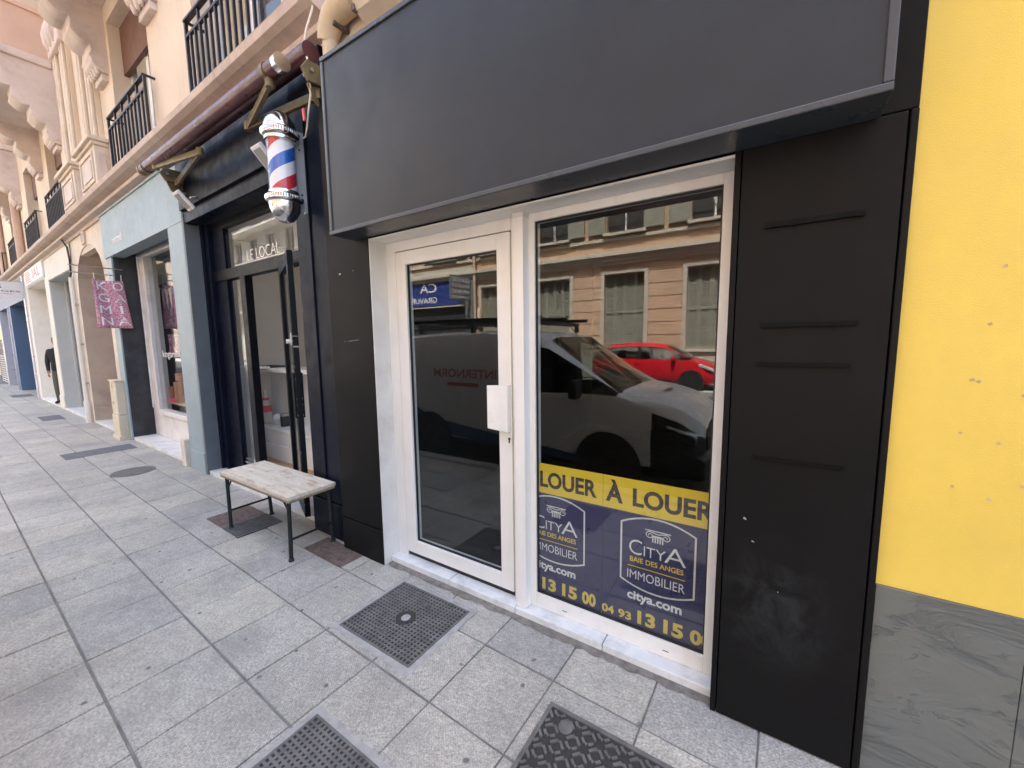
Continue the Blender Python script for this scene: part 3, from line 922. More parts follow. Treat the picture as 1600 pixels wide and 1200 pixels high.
# marble sill slabs
for a, b in ((-2.258, -1.70), (-1.696, -1.19), (-1.186, -0.66), (-0.656, -0.156)):
    box('sill_slab', 'marble', shop, a, b, 0.058, 0.20, 0.0, 0.048, 0.003)
# crumbly cement fillet along the foot of the sill
mb = MB()
n = 60
fr_, bk_ = [], []
for i in range(n + 1):
    x = -2.25 + 2.1 * i / n
    fr_.append((x, 0.022 + random.uniform(-.012, .008)))
    bk_.append((x, 0.062))
for i in range(n):
    (xa, ya), (xb, yb), (xc, yc), (xd, yd) = fr_[i], fr_[i + 1], bk_[i + 1], bk_[i]
    mb.quad((xa, ya, 0.003), (xb, yb, 0.003), (xc, yc, 0.012), (xd, yd, 0.012))
mb.build('cement_fillet', 'fillet', shop, fix=False)
# empty room behind the glass
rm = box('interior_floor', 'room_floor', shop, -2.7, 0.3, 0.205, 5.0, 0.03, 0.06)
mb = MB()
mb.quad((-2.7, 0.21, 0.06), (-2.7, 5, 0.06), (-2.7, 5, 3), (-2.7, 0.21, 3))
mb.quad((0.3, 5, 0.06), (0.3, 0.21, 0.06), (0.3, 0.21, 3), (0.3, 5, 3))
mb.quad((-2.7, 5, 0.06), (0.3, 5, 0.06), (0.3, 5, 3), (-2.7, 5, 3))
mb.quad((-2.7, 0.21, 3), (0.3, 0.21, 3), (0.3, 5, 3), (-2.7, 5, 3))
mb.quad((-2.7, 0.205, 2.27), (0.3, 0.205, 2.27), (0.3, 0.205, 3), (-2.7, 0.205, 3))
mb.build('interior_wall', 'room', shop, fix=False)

# ------------------------------------------------------------------ letting poster behind the window
post = thing('letting_poster', 'yellow and navy A LOUER poster inside the shop window', 'poster', (-0.64, 0.16, 0.14))
PYB = 0.1655
panel = box('poster_panel', 'poster_blue', post, -1.12, -0.703, PYB, PYB + 0.0008, 0.12, 0.733)
box('poster_panel', 'poster_blue', post, -0.7015, -0.17, PYB, PYB + 0.0008, 0.12, 0.733)
box('poster_band', 'poster_yellow', post, -1.12, -0.703, PYB, PYB + 0.0008, 0.7332, 0.905)
box('poster_band', 'poster_yellow', post, -0.7015, -0.17, PYB, PYB + 0.0008, 0.7332, 0.905)
S1 = facing_street(PYB - 0.0006)
mb = MB()
text(mb, 'LOUER', -1.074, -0.735, 0.768, 0.862, S1, 0.034)
text(mb, 'À', -0.687, -0.597, 0.768, 0.886, S1, 0.034)
text(mb, 'LOUER', -0.548, -0.180, 0.768, 0.862, S1, 0.034)
mb.build('headline_lettering', 'poster_dark', post, fix=False)
def letting_logo(dx):
    w, y, g = MB(), MB(), MB()
    def arc(x0, x1, zb, zt, n=10):
        return [(x0 + (x1 - x0) * i / n, zb + (zt - zb) * (1 - (2 * i / n - 1) ** 2)) for i in range(n + 1)]
    top = arc(-0.602, -0.254, 0.678, 0.724)
    bot = arc(-0.254, -0.602, 0.376, 0.336)
    ribbon(w, [(p[0] + dx, p[1]) for p in top + bot], 0.0085, S1, True)
    # capital: abacus, two volutes, flutes
    ribbon(w, [(-0.482 + dx, 0.664), (-0.364 + dx, 0.664)], 0.005, S1)
    for s in (-1, 1):
        cx, cz = -0.423 + s * 0.038 + dx, 0.640
        sp = [(cx + s * (0.021 - 0.0021 * k / 2) * math.cos(math.pi / 2 - k * 0.55 * 1), cz + (0.019 - 0.0020 * k / 2) * math.sin(math.pi / 2 - k * 0.55)) for k in range(16)]
        ribbon(w, sp, 0.0052, S1)
    ribbon(w, [(-0.461 + dx, 0.6585), (-0.423 + dx, 0.650), (-0.385 + dx, 0.6585)], 0.005, S1)
    ribbon(w, [(-0.447 + dx, 0.637), (-0.399 + dx, 0.637)], 0.010, S1)
    for k in range(5):
        x = -0.446 + k * 0.0115 + dx
        ribbon(w, [(x, 0.632), (x, 0.607)], 0.0062, S1)
    text(w, 'C', -0.561 + dx, -0.497 + dx, 0.520, 0.597, S1, -0.008)
    text(w, 'I', -0.488 + dx, -0.482 + dx, 0.523, 0.574, S1, 0)
    text(w, 'T', -0.476 + dx, -0.434 + dx, 0.523, 0.574, S1, -0.006)
    text(w, 'Y', -0.432 + dx, -0.384 + dx, 0.523, 0.574, S1, -0.006)
    text(w, 'A', -0.390 + dx, -0.292 + dx, 0.520, 0.601, S1, -0.008)
    text(y, 'BAIE DES ANGES', -0.556 + dx, -0.302 + dx, 0.479, 0.506, S1, 0.015)
    ribbon(y, [(-0.566 + dx, 0.455), (-0.294 + dx, 0.455)], 0.004, S1)
    text(w, 'IMMOBILIER', -0.568 + dx, -0.294 + dx, 0.388, 0.434, S1, -0.004)
    text(w, 'citya.com', -0.566 + dx, -0.304 + dx, 0.262, 0.322, S1, 0.03)
    w.build('logo_lettering', 'poster_white', post, fix=False)
    y.build('logo_lettering', 'poster_yellow', post, fix=False)
    text(g, '13', -0.512 + dx, -0.424 + dx, 0.152, 0.226, S1, 0.042)
    text(g, '15', -0.385 + dx, -0.294 + dx, 0.152, 0.226, S1, 0.042)
    text(g, '00', -0.264 + dx, (-0.165 if dx == 0 else -0.735), 0.152, 0.226, S1, 0.042)
    if dx == 0:
        text(g, '04', -0.700, -0.634, 0.152, 0.199, S1, 0.034)
        text(g, '93', -0.612, -0.543, 0.152, 0.199, S1, 0.034)
    g.build('telephone_lettering', 'poster_gold', post, fix=False)
letting_logo(0.0)
letting_logo(-0.55)

# ------------------------------------------------------------------ house above the shop, with its pipes
up = thing('beige_house', 'beige rendered house above the black shop sign', 'building', (-1.2, 0.1, 0))
mb = MB()
mb.box(-2.74, 0.337, 0.112, 9.0, 3.3, 17.5)
mb.build('wall', 'stucco', up)
mb = MB().prism([(0.112, 3.62), (0.02, 3.66), (-0.01, 3.72), (-0.01, 3.80), (0.112, 3.84)], -2.30, 0.33, 'x')
mb.build('string_course', 'stucco_trim', up)
box('roof', 'terracotta', up, -2.74, 0.337, -0.3, 9.2, 17.5, 17.8)

pp = thing('wall_pipe', 'thick cream waste pipe with elbow above the blank sign', 'pipe', (-2.6, 0.0, 3.4))
mb = MB()
mb.tube([(-2.60, 0.035, 2.35), (-2.60, 0.035, 3.62)], 0.050, 16)
mb.build('downpipe', 'pipe', pp, smooth=True)
mb = MB()
mb.tube([(-2.62, 0.03, 3.60), (-2.60, 0.03, 3.66), (-2.54, 0.03, 3.735), (-2.46, 0.03, 3.755), (-2.38, 0.03, 3.762)], [.062, .072, .078, .08, .08], 18)
mb.build('elbow', 'pipe', pp, smooth=True)
mb = MB()
mb.tube([(-2.385, 0.03, 3.762), (-2.0, 0.03, 3.775), (-1.0, 0.03, 3.80), (0.3, 0.03, 3.83)], 0.070, 18)
mb.tube([(-2.385, 0.03, 3.762), (-2.33, 0.03, 3.764)], 0.082, 18)
mb.build('horizontal_pipe', 'pipe', pp, smooth=True)
mb = MB().tube([(-2.46, -0.02, 3.80), (-2.46, -0.075, 3.835)], 0.036, 16)
mb.tube([(-2.46, -0.075, 3.835), (-2.46, -0.085, 3.842)], 0.044, 16)
mb.build('access_plug', 'pipe', pp, smooth=True)
for x in (-2.50, -2.30):
    box('pipe_clip', 'rust', pp, x - .012, x + .012, 0.0, 0.11, 3.655, 3.69)

# ------------------------------------------------------------------ yellow building with slate base
yb = thing('yellow_building', 'bright yellow rendered wall above grey slate base tiles', 'building', (3, 0.05, 0))
box('wall', 'yellow', yb, 0.3385, 9.0, 0.020, 9.0, 0.742, 17.5)
box('backing', 'mortar', yb, 0.3385, 9.0, 0.035, 9.0, 0.0, 0.7415)
for i in range(6):
    box('slate_tile', 'slate', yb, 0.340 + i * 0.348, 0.340 + i * 0.348 + 0.3465, 0.012 + random.uniform(-.001, .001), 0.05, 0.0, 0.7405, 0.002)
for x, z in ((0.5535, 1.796), (0.5365, 1.63), (0.514, 1.462), (0.528, 1.457), (0.5005, 1.295), (0.582, 1.272), (0.496, 1.122), (0.577, 1.096), (0.62, 1.42), (0.64, 1.15)):
    mb = MB().lathe([(0.0048, 0.0178), (0.0044, 0.0192), (0.0026, 0.0199), (0.0003, 0.0199)], (x, 0, z), 9, 'y')
    mb.v = [(a + random.uniform(-.0008, .0008), b, c + random.uniform(-.0008, .0008)) for a, b, c in mb.v]
    mb.build('plugged_hole', 'hole', yb)

# ------------------------------------------------------------------ barber shop
bb = thing('barber_shopfront', 'navy black barber shopfront with open glazed door', 'shopfront', (-1.6, 0.1, 0), 'L')
DY = 0.20       # plane of the glazed screen
pil = box('pilaster', 'navy', bb, -0.475, -0.03, -0.07, 0.35, 0.30, 3.68, 0.006)
box('pilaster_base', 'navy', bb, -0.485, -0.022, -0.085, 0.35, 0.0, 0.297, 0.006)
box('pilaster_rib', 'navy', pil, -0.30, -0.262, -0.082, -0.07, 0.32, 3.30, 0.004)
box('pilaster_rib', 'navy', pil, -0.075, -0.04, -0.082, -0.07, 0.32, 3.30, 0.004)
box('fascia', 'navy', bb, -2.98, -0.03, -0.055, 0.10, 3.10, 3.682, 0.004)
box('fascia_board', 'navy', bb, -2.98, -0.475, -0.02, 0.10, 2.97, 3.099, 0.004)
box('soffit', 'soffit', bb, -2.98, -0.475, 0.10, 0.34, 2.98, 3.02)
box('left_jamb', 'navy', bb, -3.02, -2.94, 0.125, 0.30, 0.02, 3.0, 0.004)
box('left_jamb_rib', 'navy', bb, -2.93, -2.85, 0.15, DY + 0.06, 0.02, 2.98, 0.003)
box('left_panel', 'navy', bb, -2.85, -2.56, DY, DY + 0.06, 0.02, 2.98, 0.004)
box('right_panel', 'navy', bb, -0.66, -0.475, DY, DY + 0.06, 0.02, 2.98, 0.004)
# screen: transom, mullions
box('transom_bar', 'door_black', bb, -2.86, -0.475, DY - 0.02, DY + 0.06, 2.32, 2.44, 0.004)
box('screen_head', 'door_black', bb, -2.86, -0.475, DY - 0.005, DY + 0.06, 2.90, 2.98, 0.004)
box('mullion', 'door_black', bb, -2.18, -2.06, DY - 0.02, DY + 0.06, 0.04, 2.32, 0.004)
box('mullion', 'door_black', bb, -0.82, -0.66, DY - 0.01, DY + 0.06, 2.44, 2.9, 0.004)
box('threshold', 'marble', bb, -2.98, -0.485, -0.01, 0.32, 0.0, 0.045, 0.003)
box('sidelight_rail', 'door_black', bb, -2.56, -2.18, DY - 0.01, DY + 0.05, 0.045, 0.13, 0.003)
box('sidelight_glass', 'glass_dim', bb, -2.56, -2.18, DY + 0.02, DY + 0.026, 0.13, 2.32)
box('sidelight_glass', 'glass_dim', bb, -0.80, -0.66, DY + 0.02, DY + 0.026, 0.045, 2.32)
tg = MB().box(-2.56, -0.82, DY + 0.015, DY + 0.021, 2.44, 2.90).build('transom_glass', 'glass_dim', bb)
mb = MB()
text(mb, 'LE LOCAL', -2.03, -1.33, 2.475, 2.585, facing_street(DY + 0.012), -0.012)
ribbon(mb, [(-2.35, 2.462), (-1.12, 2.462)], 0.008, facing_street(DY + 0.012))
mb.build('lettering', 'white_print', tg, fix=False)
mb = MB()
text(mb, 'instagram', -2.50, -2.32, 0.215, 0.235, facing_street(DY + 0.018))
text(mb, '@le.local', -2.53, -2.27, 0.165, 0.187, facing_street(DY + 0.018))
mb.box(-2.285, -2.25, DY + .016, DY + .018, 0.20, 0.24)
mb.build('small_lettering', 'white_print', bb, fix=False)
# open leaf: hinged on the screen, free edge out over the pavement edge
h0, h1 = Vector((-1.36, DY + 0.02, 0)), Vector((-0.63, -0.06, 0))
d = (h1 - h0).normalized()
nrm = Vector((d.y, -d.x, 0))
def leafbar(mb, a, b, z0, z1, th=0.045):
    p0, p1 = h0 + d * a, h0 + d * b
    vs = []
    for z in (z0, z1):
        for q, s in ((p0, -1), (p1, -1), (p1, 1), (p0, 1)):
            vs.append((q.x + nrm.x * s * th / 2, q.y + nrm.y * s * th / 2, z))
    return mb.add(vs, [(3, 2, 1, 0), (4, 5, 6, 7), (0, 1, 5, 4), (1, 2, 6, 5), (2, 3, 7, 6), (3, 0, 4, 7)])
LW = (h1 - h0).length
dl = leafbar(MB(), 0, 0.085, 0.06, 2.36).build('door_leaf', 'door_black', bb, 0.003)
leafbar(MB(), LW - 0.095, LW, 0.06, 2.36).build('stile', 'door_black', dl, 0.003)
leafbar(MB(), 0.085, LW - 0.095, 2.25, 2.36).build('top_rail', 'door_black', dl, 0.003)
leafbar(MB(), 0.085, LW - 0.095, 0.06, 0.20).build('bottom_rail', 'door_black', dl, 0.003)
leafbar(MB(), 0.085, LW - 0.095, 0.19, 2.26, 0.008).build('glass_pane', 'glass_dim', dl)
leafbar(MB(), LW - 0.12, LW - 0.02, 0.95, 1.34, 0.075).build('lock_case', 'door_black', dl, 0.003)
leafbar(MB(), LW - 0.10, LW - 0.045, 1.575, 1.685, 0.062).build('cylinder_plate', 'steel', dl, 0.004)
q = h0 + d * (LW - 0.09)
MB().tube([(q.x, q.y, 1.61), (q.x + nrm.x * 0.062, q.y + nrm.y * 0.062, 1.61)], 0.019, 14).build('knob', 'white_plastic', dl, smooth=True)
mb = MB()
for k in range(46):
    z = random.uniform(0.15, 2.3)
    a = random.choice((LW - 0.001, LW - 0.094, LW - 0.002))
    w = random.uniform(.001, .003)
    leafbar(mb, a - w, a + w * .4, z, z + random.uniform(.003, .02), 0.0465)
mb.build('paint_chips', 'paint_chip', dl)
# interior
rm = box('interior_floor', 'floor_wood', bb, -3.48, -0.05, 0.33, 1.6, 0.0, 0.05)
mb = MB()
mb.quad((-3.48, 0.30, 0.05), (-3.48, 1.42, 0.05), (-3.48, 1.42, 3), (-3.48, 0.30, 3))
mb.quad((-0.05, 1.42, 0.05), (-0.05, 0.36, 0.05), (-0.05, 0.36, 3), (-0.05, 1.42, 3))
mb.quad((-3.48, 1.42, 0.05), (-0.05, 1.42, 0.05), (-0.05, 1.42, 3), (-3.48, 1.42, 3))
mb.quad((-3.48, 0.30, 3), (-0.05, 0.30, 3), (-0.05, 1.42, 3), (-3.48, 1.42, 3))
mb.build('interior_wall', 'wall_in', bb, fix=False)

cu = thing('shelf_unit', 'white shelf unit with counter top inside the barber shop', 'shelf', (-2.8, 0.8, 0.05), 'L')
box('counter_front', 'unit_white', cu, -3.46, -2.72, 0.40, 0.44, 0.05, 1.268, 0.003)
box('counter_top', 'unit_white', cu, -3.46, -2.70, 0.38, 0.655, 1.27, 1.30, 0.004)
box('back_panel', 'unit_white', cu, -3.46, -1.0, 1.0, 1.03, 0.05, 1.22, 0.003)
box('shelf', 'unit_white', cu, -3.46, -1.0, 0.66, 1.03, 1.222, 1.275, 0.006)
box('shelf', 'unit_white', cu, -3.46, -1.0, 0.66, 1.0, 0.44, 0.475, 0.006)
box('drawer_front', 'unit_white', cu, -3.46, -1.0, 0.68, 0.72, 0.27, 0.438, 0.003)
box('skirting', 'unit_white', cu, -3.46, -1.0, 0.67, 0.72, 0.05, 0.262, 0.006)
def jar(nm, label, cat, x, y, z, parts):
    t = thing(nm, label, cat, (x, y, z), 'L', 'things on the barber shelf')
    for pn, mat, pf in parts:
        MB().lathe([(r, z + h) for r, h in pf], (x, y, 0), 18).build(pn, mat, t, smooth=True)
jar('spray_bottle', 'white and pink bottle on the barber shelf', 'bottle', -3.22, 0.80, 0.476,
    [('body', 'bottle', [(0.07, 0), (0.073, .02), (0.07, .18), (0.06, .24), (0.034, .36), (0.024, .44), (0.02, .47)]),
     ('label_band', 'pink', [(0.0735, .16), (0.0725, .19), (0.063, .25)]), ('neck_band', 'pink', [(0.044, .325), (0.037, .36)])])
jar('white_ornament', 'small white ornament beside the pink bottle', 'ornament', -2.93, 0.80, 0.476,
    [('dome', 'white_plastic', [(0.03, 0), (0.045, .03), (0.06, .08), (0.055, .12), (0.03, .15), (0.001, .16)]), ('foot', 'bottle', [(0.05, 0), (0.04, .02), (0.03, .03)])])
jar('black_jar', 'black lidded jar at the end of the barber shelf', 'jar', -2.76, 0.82, 0.476,
    [('body', 'dark_print', [(0.055, 0), (0.055, .13), (0.05, .14)]), ('lid', 'steel', [(0.057, .14), (0.057, .17), (0.01, .18)])])
t = thing('shelf_tray', 'thin black tray lying on the barber counter', 'tray', (-3.0, 0.8, 1.275), 'L')
box('base', 'dark_print', t, -3.30, -2.75, 0.68, 0.95, 1.277, 1.287)
box('rim', 'dark_print', t, -3.30, -2.75, 0.67, 0.68, 1.277, 1.30)

# ------------------------------------------------------------------ rolled awning under the cornice
aw = thing('rolled_awning', 'maroon rolled up awning with folded olive arms over the barber shop', 'awning', (-1.4, -0.3, 3.3), 'L')
MB().tube([(-2.98, -0.33, 3.455), (-0.04, -0.33, 3.425)], 0.052, 18).build('front_bar', 'maroon', aw, smooth=True)
MB().tube([(-2.93, -0.17, 3.56), (0.05, -0.17, 3.545)], 0.062, 18).build('fabric_roll', 'maroon', aw, smooth=True)
for x in (-2.99, -0.05):
    MB().tube([(x - .02, -0.33, 3.455 if x < -1 else 3.425), (x + .025, -0.33, 3.455 if x < -1 else 3.425)], 0.056, 18).build('end_cap', 'chrome' if x > -1 else 'olive', aw, smooth=True)
for x in (-0.21, -2.86):
    MB().tube([(x - .02, -0.33, 3.447 if x < -1 else 3.427), (x + .02, -0.33, 3.447 if x < -1 else 3.427)], 0.058, 18).build('bar_clamp', 'olive', aw, smooth=True)
def arm(pts, nm='folding_arm'):
    mb = MB()
    for a, b in zip(pts[:-1], pts[1:]):
        mb.bar(a, b, 0.03, 0.055)
    ar = mb.build(nm, 'olive', aw, 0.004)
    for p in pts:
        MB().tube([(p[0], p[1], p[2] - .034), (p[0], p[1], p[2] + .034)], 0.03, 12).build('pivot', 'olive', ar, 0.002)
arm([(0.03, -0.12, 3.30), (-0.80, -0.22, 3.30), (-0.20, -0.33, 3.36)])
arm([(-2.72, -0.12, 3.33), (-1.72, -0.24, 3.34), (-2.60, -0.33, 3.40)])
for x in (0.03, -2.80):
    mb = MB().prism([(-0.02, 3.18), (-0.10, 3.20), (-0.17, 3.26), (-0.20, 3.34), (-0.15, 3.42), (-0.02, 3.44)], x - .012, x + .012, 'x')
    br = mb.build('wall_bracket', 'olive', aw, 0.002)
    mb = MB().prism([(-0.06, 3.34), (-0.22, 3.33), (-0.26, 3.40), (-0.22, 3.46), (-0.06, 3.46)], x + .03, x + .055, 'x')
    mb.build('bracket_plate', 'olive', br, 0.002)
    for y, z in ((-0.06, 3.24), (-0.11, 3.37), (-0.2, 3.40)):
        MB().tube([(x - .03, y, z), (x + .07, y, z)], 0.013, 8).build('bolt', 'steel', br)
mb = MB().bar((-0.04, -0.2, 3.20), (-0.03, -0.2, 3.12), 0.02, 0.01)
mb.build('orange_tie', 'pink', aw)

# ------------------------------------------------------------------ floodlights
def flood(label, x, y, z):
    t = thing('floodlight', label, 'lamp', (x, y, z), 'L', 'white floodlights under the barber awning')
    a = R(-48)
    c, s = math.cos(a), math.sin(a)
    def tr(mb):
        mb.v = [(x + p[0], y + p[1] * c - p[2] * s, z + p[1] * s + p[2] * c) for p in mb.v]
        return mb
    tr(MB().box(-0.075, 0.075, -0.10, 0.10, -0.014, 0.018)).build('housing', 'white_plastic', t, 0.008)
    tr(MB().box(-0.055, 0.055, -0.075, 0.075, -0.018, -0.013)).build('lens', 'lamp_glass', t, 0.002)
    MB().bar((x, y + .06, z + .05), (x, 0.0, z + .085), 0.05, 0.008).build('arm', 'white_plastic', t)
flood('white floodlight beside the barber pole', -0.70, -0.16, 3.06)
flood('white floodlight at the left end of the barber fascia', -2.48, -0.16, 3.085)

# ------------------------------------------------------------------ barber pole
px_, py_ = -0.30, -0.235
bp = thing('barber_pole', 'red white and blue striped barber pole with chrome caps', 'barber pole', (px_, py_, 2.46), 'L')
c0 = (px_, py_, 0)
zb, zt, rg = 2.67, 3.05, 0.096
nseg, nz = 40, 40
parts = {'pole_white': MB(), 'pole_red': MB(), 'pole_blue': MB()}
ri = 0.087
for i in range(nz):
    for k in range(nseg):
        z0, z1 = zb + (zt - zb) * i / nz, zb + (zt - zb) * (i + 1) / nz
        def hel(kk, z):
            t = 2 * math.pi * kk / nseg
            return (px_ + ri * math.cos(t), py_ + ri * math.sin(t), z)
        # shear the grid along the helix so stripe borders stay clean
        sh0, sh1 = (z0 - zb) / 0.36 * nseg * 1.0, (z1 - zb) / 0.36 * nseg * 1.0
        band = (k / nseg * 4 + 2.3) % 4
        m_ = 'pole_white' if int(band) in (0, 2) else ('pole_red' if int(band) == 1 else 'pole_blue')
        parts[m_].quad(hel(k + sh0, z0), hel(k + 1 + sh0, z0), hel(k + 1 + sh1, z1), hel(k + sh1, z1))
for m_, mb in parts.items():
    mb.build({'pole_white': 'white_stripe', 'pole_red': 'red_stripe', 'pole_blue': 'blue_stripe'}[m_], m_, bp, fix=False)
MB().lathe([(rg, zb), (rg, zt)], c0, 36).build('acrylic_tube', 'acrylic', bp, smooth=True)
MB().lathe([(0.085, 3.03), (0.105, 3.035), (0.108, 3.05), (0.104, 3.058), (0.116, 3.066), (0.122, 3.08), (0.122, 3.105), (0.116, 3.115), (0.108, 3.12),
            (0.108, 3.128), (0.098, 3.165), (0.075, 3.205), (0.045, 3.232), (0.012, 3.242), (0.0005, 3.243)], c0, 36).build('top_cap', 'chrome', bp, smooth=True)
MB().lathe([(0.085, 2.695), (0.102, 2.69), (0.106, 2.675), (0.112, 2.665), (0.122, 2.655), (0.124, 2.63), (0.118, 2.618), (0.106, 2.61), (0.106, 2.60),
            (0.10, 2.565), (0.08, 2.52), (0.05, 2.49), (0.02, 2.478), (0.0005, 2.477)], c0, 36).build('bottom_cap', 'chrome', bp, smooth=True)
for zc, s in ((3.092, 0.122), (2.643, 0.123)):
    mb = MB()
    for k in range(48):
        t = 2 * math.pi * k / 48
        mb.box(-0.003, 0.003, -0.003, 0.003, -0.011, 0.011)
        for q in range(8):
            v = mb.v[-8 + q]
            mb.v[-8 + q] = (v[0] + px_ + s * math.cos(t), v[1] + py_ + s * math.sin(t), v[2] + zc)
    tag(mb.build('knurling', 'chrome', bp), kind='stuff')
br = box('wall_bracket', 'galv', bp, px_ - .028, px_ + .028, -0.082, -0.072, 2.58, 3.15, 0.002)
box('bracket_web', 'galv', br, px_ + .022, px_ + .028, -0.155, -0.082, 2.58, 3.15)
for z in (2.62, 3.09):
    MB().tube([(px_, -0.08, z), (px_, py_ + 0.10, z)], 0.016, 12).build('bracket_arm', 'galv', br)
for z in (2.70, 3.02):
    MB().tube([(px_ + .026, -0.118, z), (px_ + .031, -0.118, z)], 0.008, 10).build('screw', 'gasket', br)
cb = thing('pole_cable', 'thin white cable hanging from the cornice to the barber pole', 'cable', (0.1, -0.3, 3.1), 'L')
pts = [(0.06, -0.10, 4.3), (0.06, -0.12, 4.0), (0.08, -0.16, 3.80), (0.06, -0.20, 3.66), (0.02, -0.20, 3.58), (0.05, -0.20, 3.48), (0.05, -0.19, 3.38), (0.03, -0.18, 3.28), (-0.03, -0.17, 3.18), (-0.09, -0.15, 3.11), (-0.17, -0.12, 3.085), (-0.25, -0.10, 3.10)]
MB().tube(pts, 0.0065, 8).build('wire', 'cable', cb, smooth=True)

# ------------------------------------------------------------------ bench
be = thing('bench', 'low bench with whitewashed board top and black steel legs', 'bench', (-3.40, -0.16, 0), 'W')
bx0, bx1, by0, by1, bz = -3.965, -2.845, -0.345, 0.03, 0.50
for k in range(3):
    y0 = by0 + (by1 - by0) * k / 3
    box('top_board', 'bench_wood', be, bx0, bx1, y0 + .0006, y0 + (by1 - by0) / 3 - .0006, bz - .028, bz + random.uniform(-.0008, .0008), 0.003)
fr_ = box('apron', 'bench_edge', be, bx0 + .006, bx1 - .006, by0 + .006, by1 - .006, bz - .048, bz - .0285, 0.003)
for sx, x0, xf in ((-1, -3.90, -3.865), (1, -2.90, -2.895)):
    for yf in (-0.328, 0.008):
        lg = MB().tube([(x0, yf * .94 - .005, bz - .05), (xf, yf, 0.012)], 0.0145, 12).build('leg', 'bench_iron', be, smooth=True)
        MB().lathe([(0.02, 0.001), (0.02, 0.016), (0.015, 0.02)], (xf, yf, 0), 12).build('foot', 'bench_iron', lg)
        MB().tube([(x0 + (xf - x0) * .2 - sx * .0, yf * .95, bz - .14), (x0 - sx * .085, yf * .95, bz - .055)], 0.007, 8).build('brace', 'bench_iron', lg)
    MB().tube([(x0 + (xf - x0) * .68, -0.325, 0.16), (x0 + (xf - x0) * .68, 0.006, 0.16)], 0.009, 10).build('stretcher', 'bench_iron', be)
mb = MB()
for y in (-0.315, -0.005):
    mb.bar((-3.92, y, bz - .055), (-2.88, y, bz - .055), 0.018, 0.014)
for x in (-3.91, -2.89):
    mb.bar((x, -0.315, bz - .055), (x, -0.005, bz - .055), 0.018, 0.0142)
mb.build('steel_frame', 'bench_iron', be)

# ------------------------------------------------------------------ pale blue boutique
bs = thing('blue_shopfront', 'pale blue boutique front with tall white framed window', 'shopfront', (-4.8, 0.1, 0), 'L')
rpil = MB().box(-3.50, -3.02, -0.03, 0.12, 0.0, 3.30).build('pilaster', 'blue_paint', bs, 0.004)
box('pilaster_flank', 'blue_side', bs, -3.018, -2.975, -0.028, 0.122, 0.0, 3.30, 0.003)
box('pilaster_foot', 'blue_paint', rpil, -3.506, -3.019, -0.036, 0.12, 0.0, 0.26, 0.003)
box('pilaster', 'blue_paint', bs, -6.50, -6.205, -0.02, 0.14, 0.0, 3.0, 0.004)
fa = box('fascia', 'blue_paint', bs, -6.53, -3.0, -0.035, 0.14, 3.0, 3.685, 0.004)
box('fascia_moulding', 'blue_paint', fa, -6.55, -2.99, -0.05, 0.0, 3.655, 3.684, 0.003)
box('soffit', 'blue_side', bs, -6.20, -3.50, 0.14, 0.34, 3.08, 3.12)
box('side_jamb', 'dark_jamb', bs, -6.24, -6.195, 0.0, 0.30, 0.05, 3.08, 0.003)
mb = MB()
text(mb, 'mercredi', -5.96, -5.42, 3.15, 3.27, facing_street(-0.037), 0.01)
mb.build('lettering', 'white_print', fa, fix=False)
WY = 0.29
w = box('window_frame', 'white_wood', bs, -6.19, -5.80, WY, WY + .09, 0.05, 3.10, 0.006)
box('frame_bead', 'white_wood', w, -6.16, -6.12, WY - .02, WY, 0.52, 3.06, 0.004)
box('frame_bead', 'white_wood', w, -5.86, -5.80, WY - .02, WY, 0.52, 3.0, 0.004)
box('frame_head', 'white_wood', w, -5.80, -3.5, WY, WY + .09, 3.0, 3.10, 0.006)
box('frame_sill', 'white_wood', w, -5.80, -3.5, WY - .03, WY + .09, 0.44, 0.52, 0.008)
box('lower_panel', 'white_wood', w, -5.80, -3.5, WY, WY + .07, 0.05, 0.44, 0.004)
box('panel_moulding', 'white_wood', w, -5.80, -3.5, WY - .012, WY, 0.40, 0.425, 0.004)
box('glass_pane', 'glass_dim', w, -5.80, -3.5, WY + .03, WY + .036, 0.52, 3.0)
mb = MB()
text(mb, 'kogamina', -5.52, -4.62, 1.36, 1.50, facing_street(WY + .027), 0.0)
mb.build('window_lettering', 'white_print', w, fix=False)
for a, b in ((-6.19, -5.0), (-4.996, -3.75)):
    box('sill_slab', 'marble', bs, a, b, 0.0, 0.29, 0.0, 0.05, 0.003)
box('end_block', 'stone', bs, -3.735, -3.60, -0.06, 0.05, 0.0, 0.36, 0.008)
box('back_wall', 'backdrop', bs, -8.3, -3.5, 0.78, 0.82, 0.05, 2.72)
box('upper_back_wall', 'display_wall', bs, -8.3, -3.5, 0.78, 0.82, 2.721, 3.1)
box('side_wall', 'display_wall', bs, -5.84, -5.80, WY + .09, 0.435, 0.05, 3.1)
box('ceiling', 'display_wall', bs, -6.7, -3.5, WY + .09, 0.78, 3.1, 3.14)
box('floor_deck', 'backdrop', bs, -6.7, -3.5, WY + .1, 0.78, 0.05, 0.09)
box('display_shelf', 'floor_wood', bs, -6.4, -3.5, 0.42, 0.62, 0.60, 0.632, 0.003)

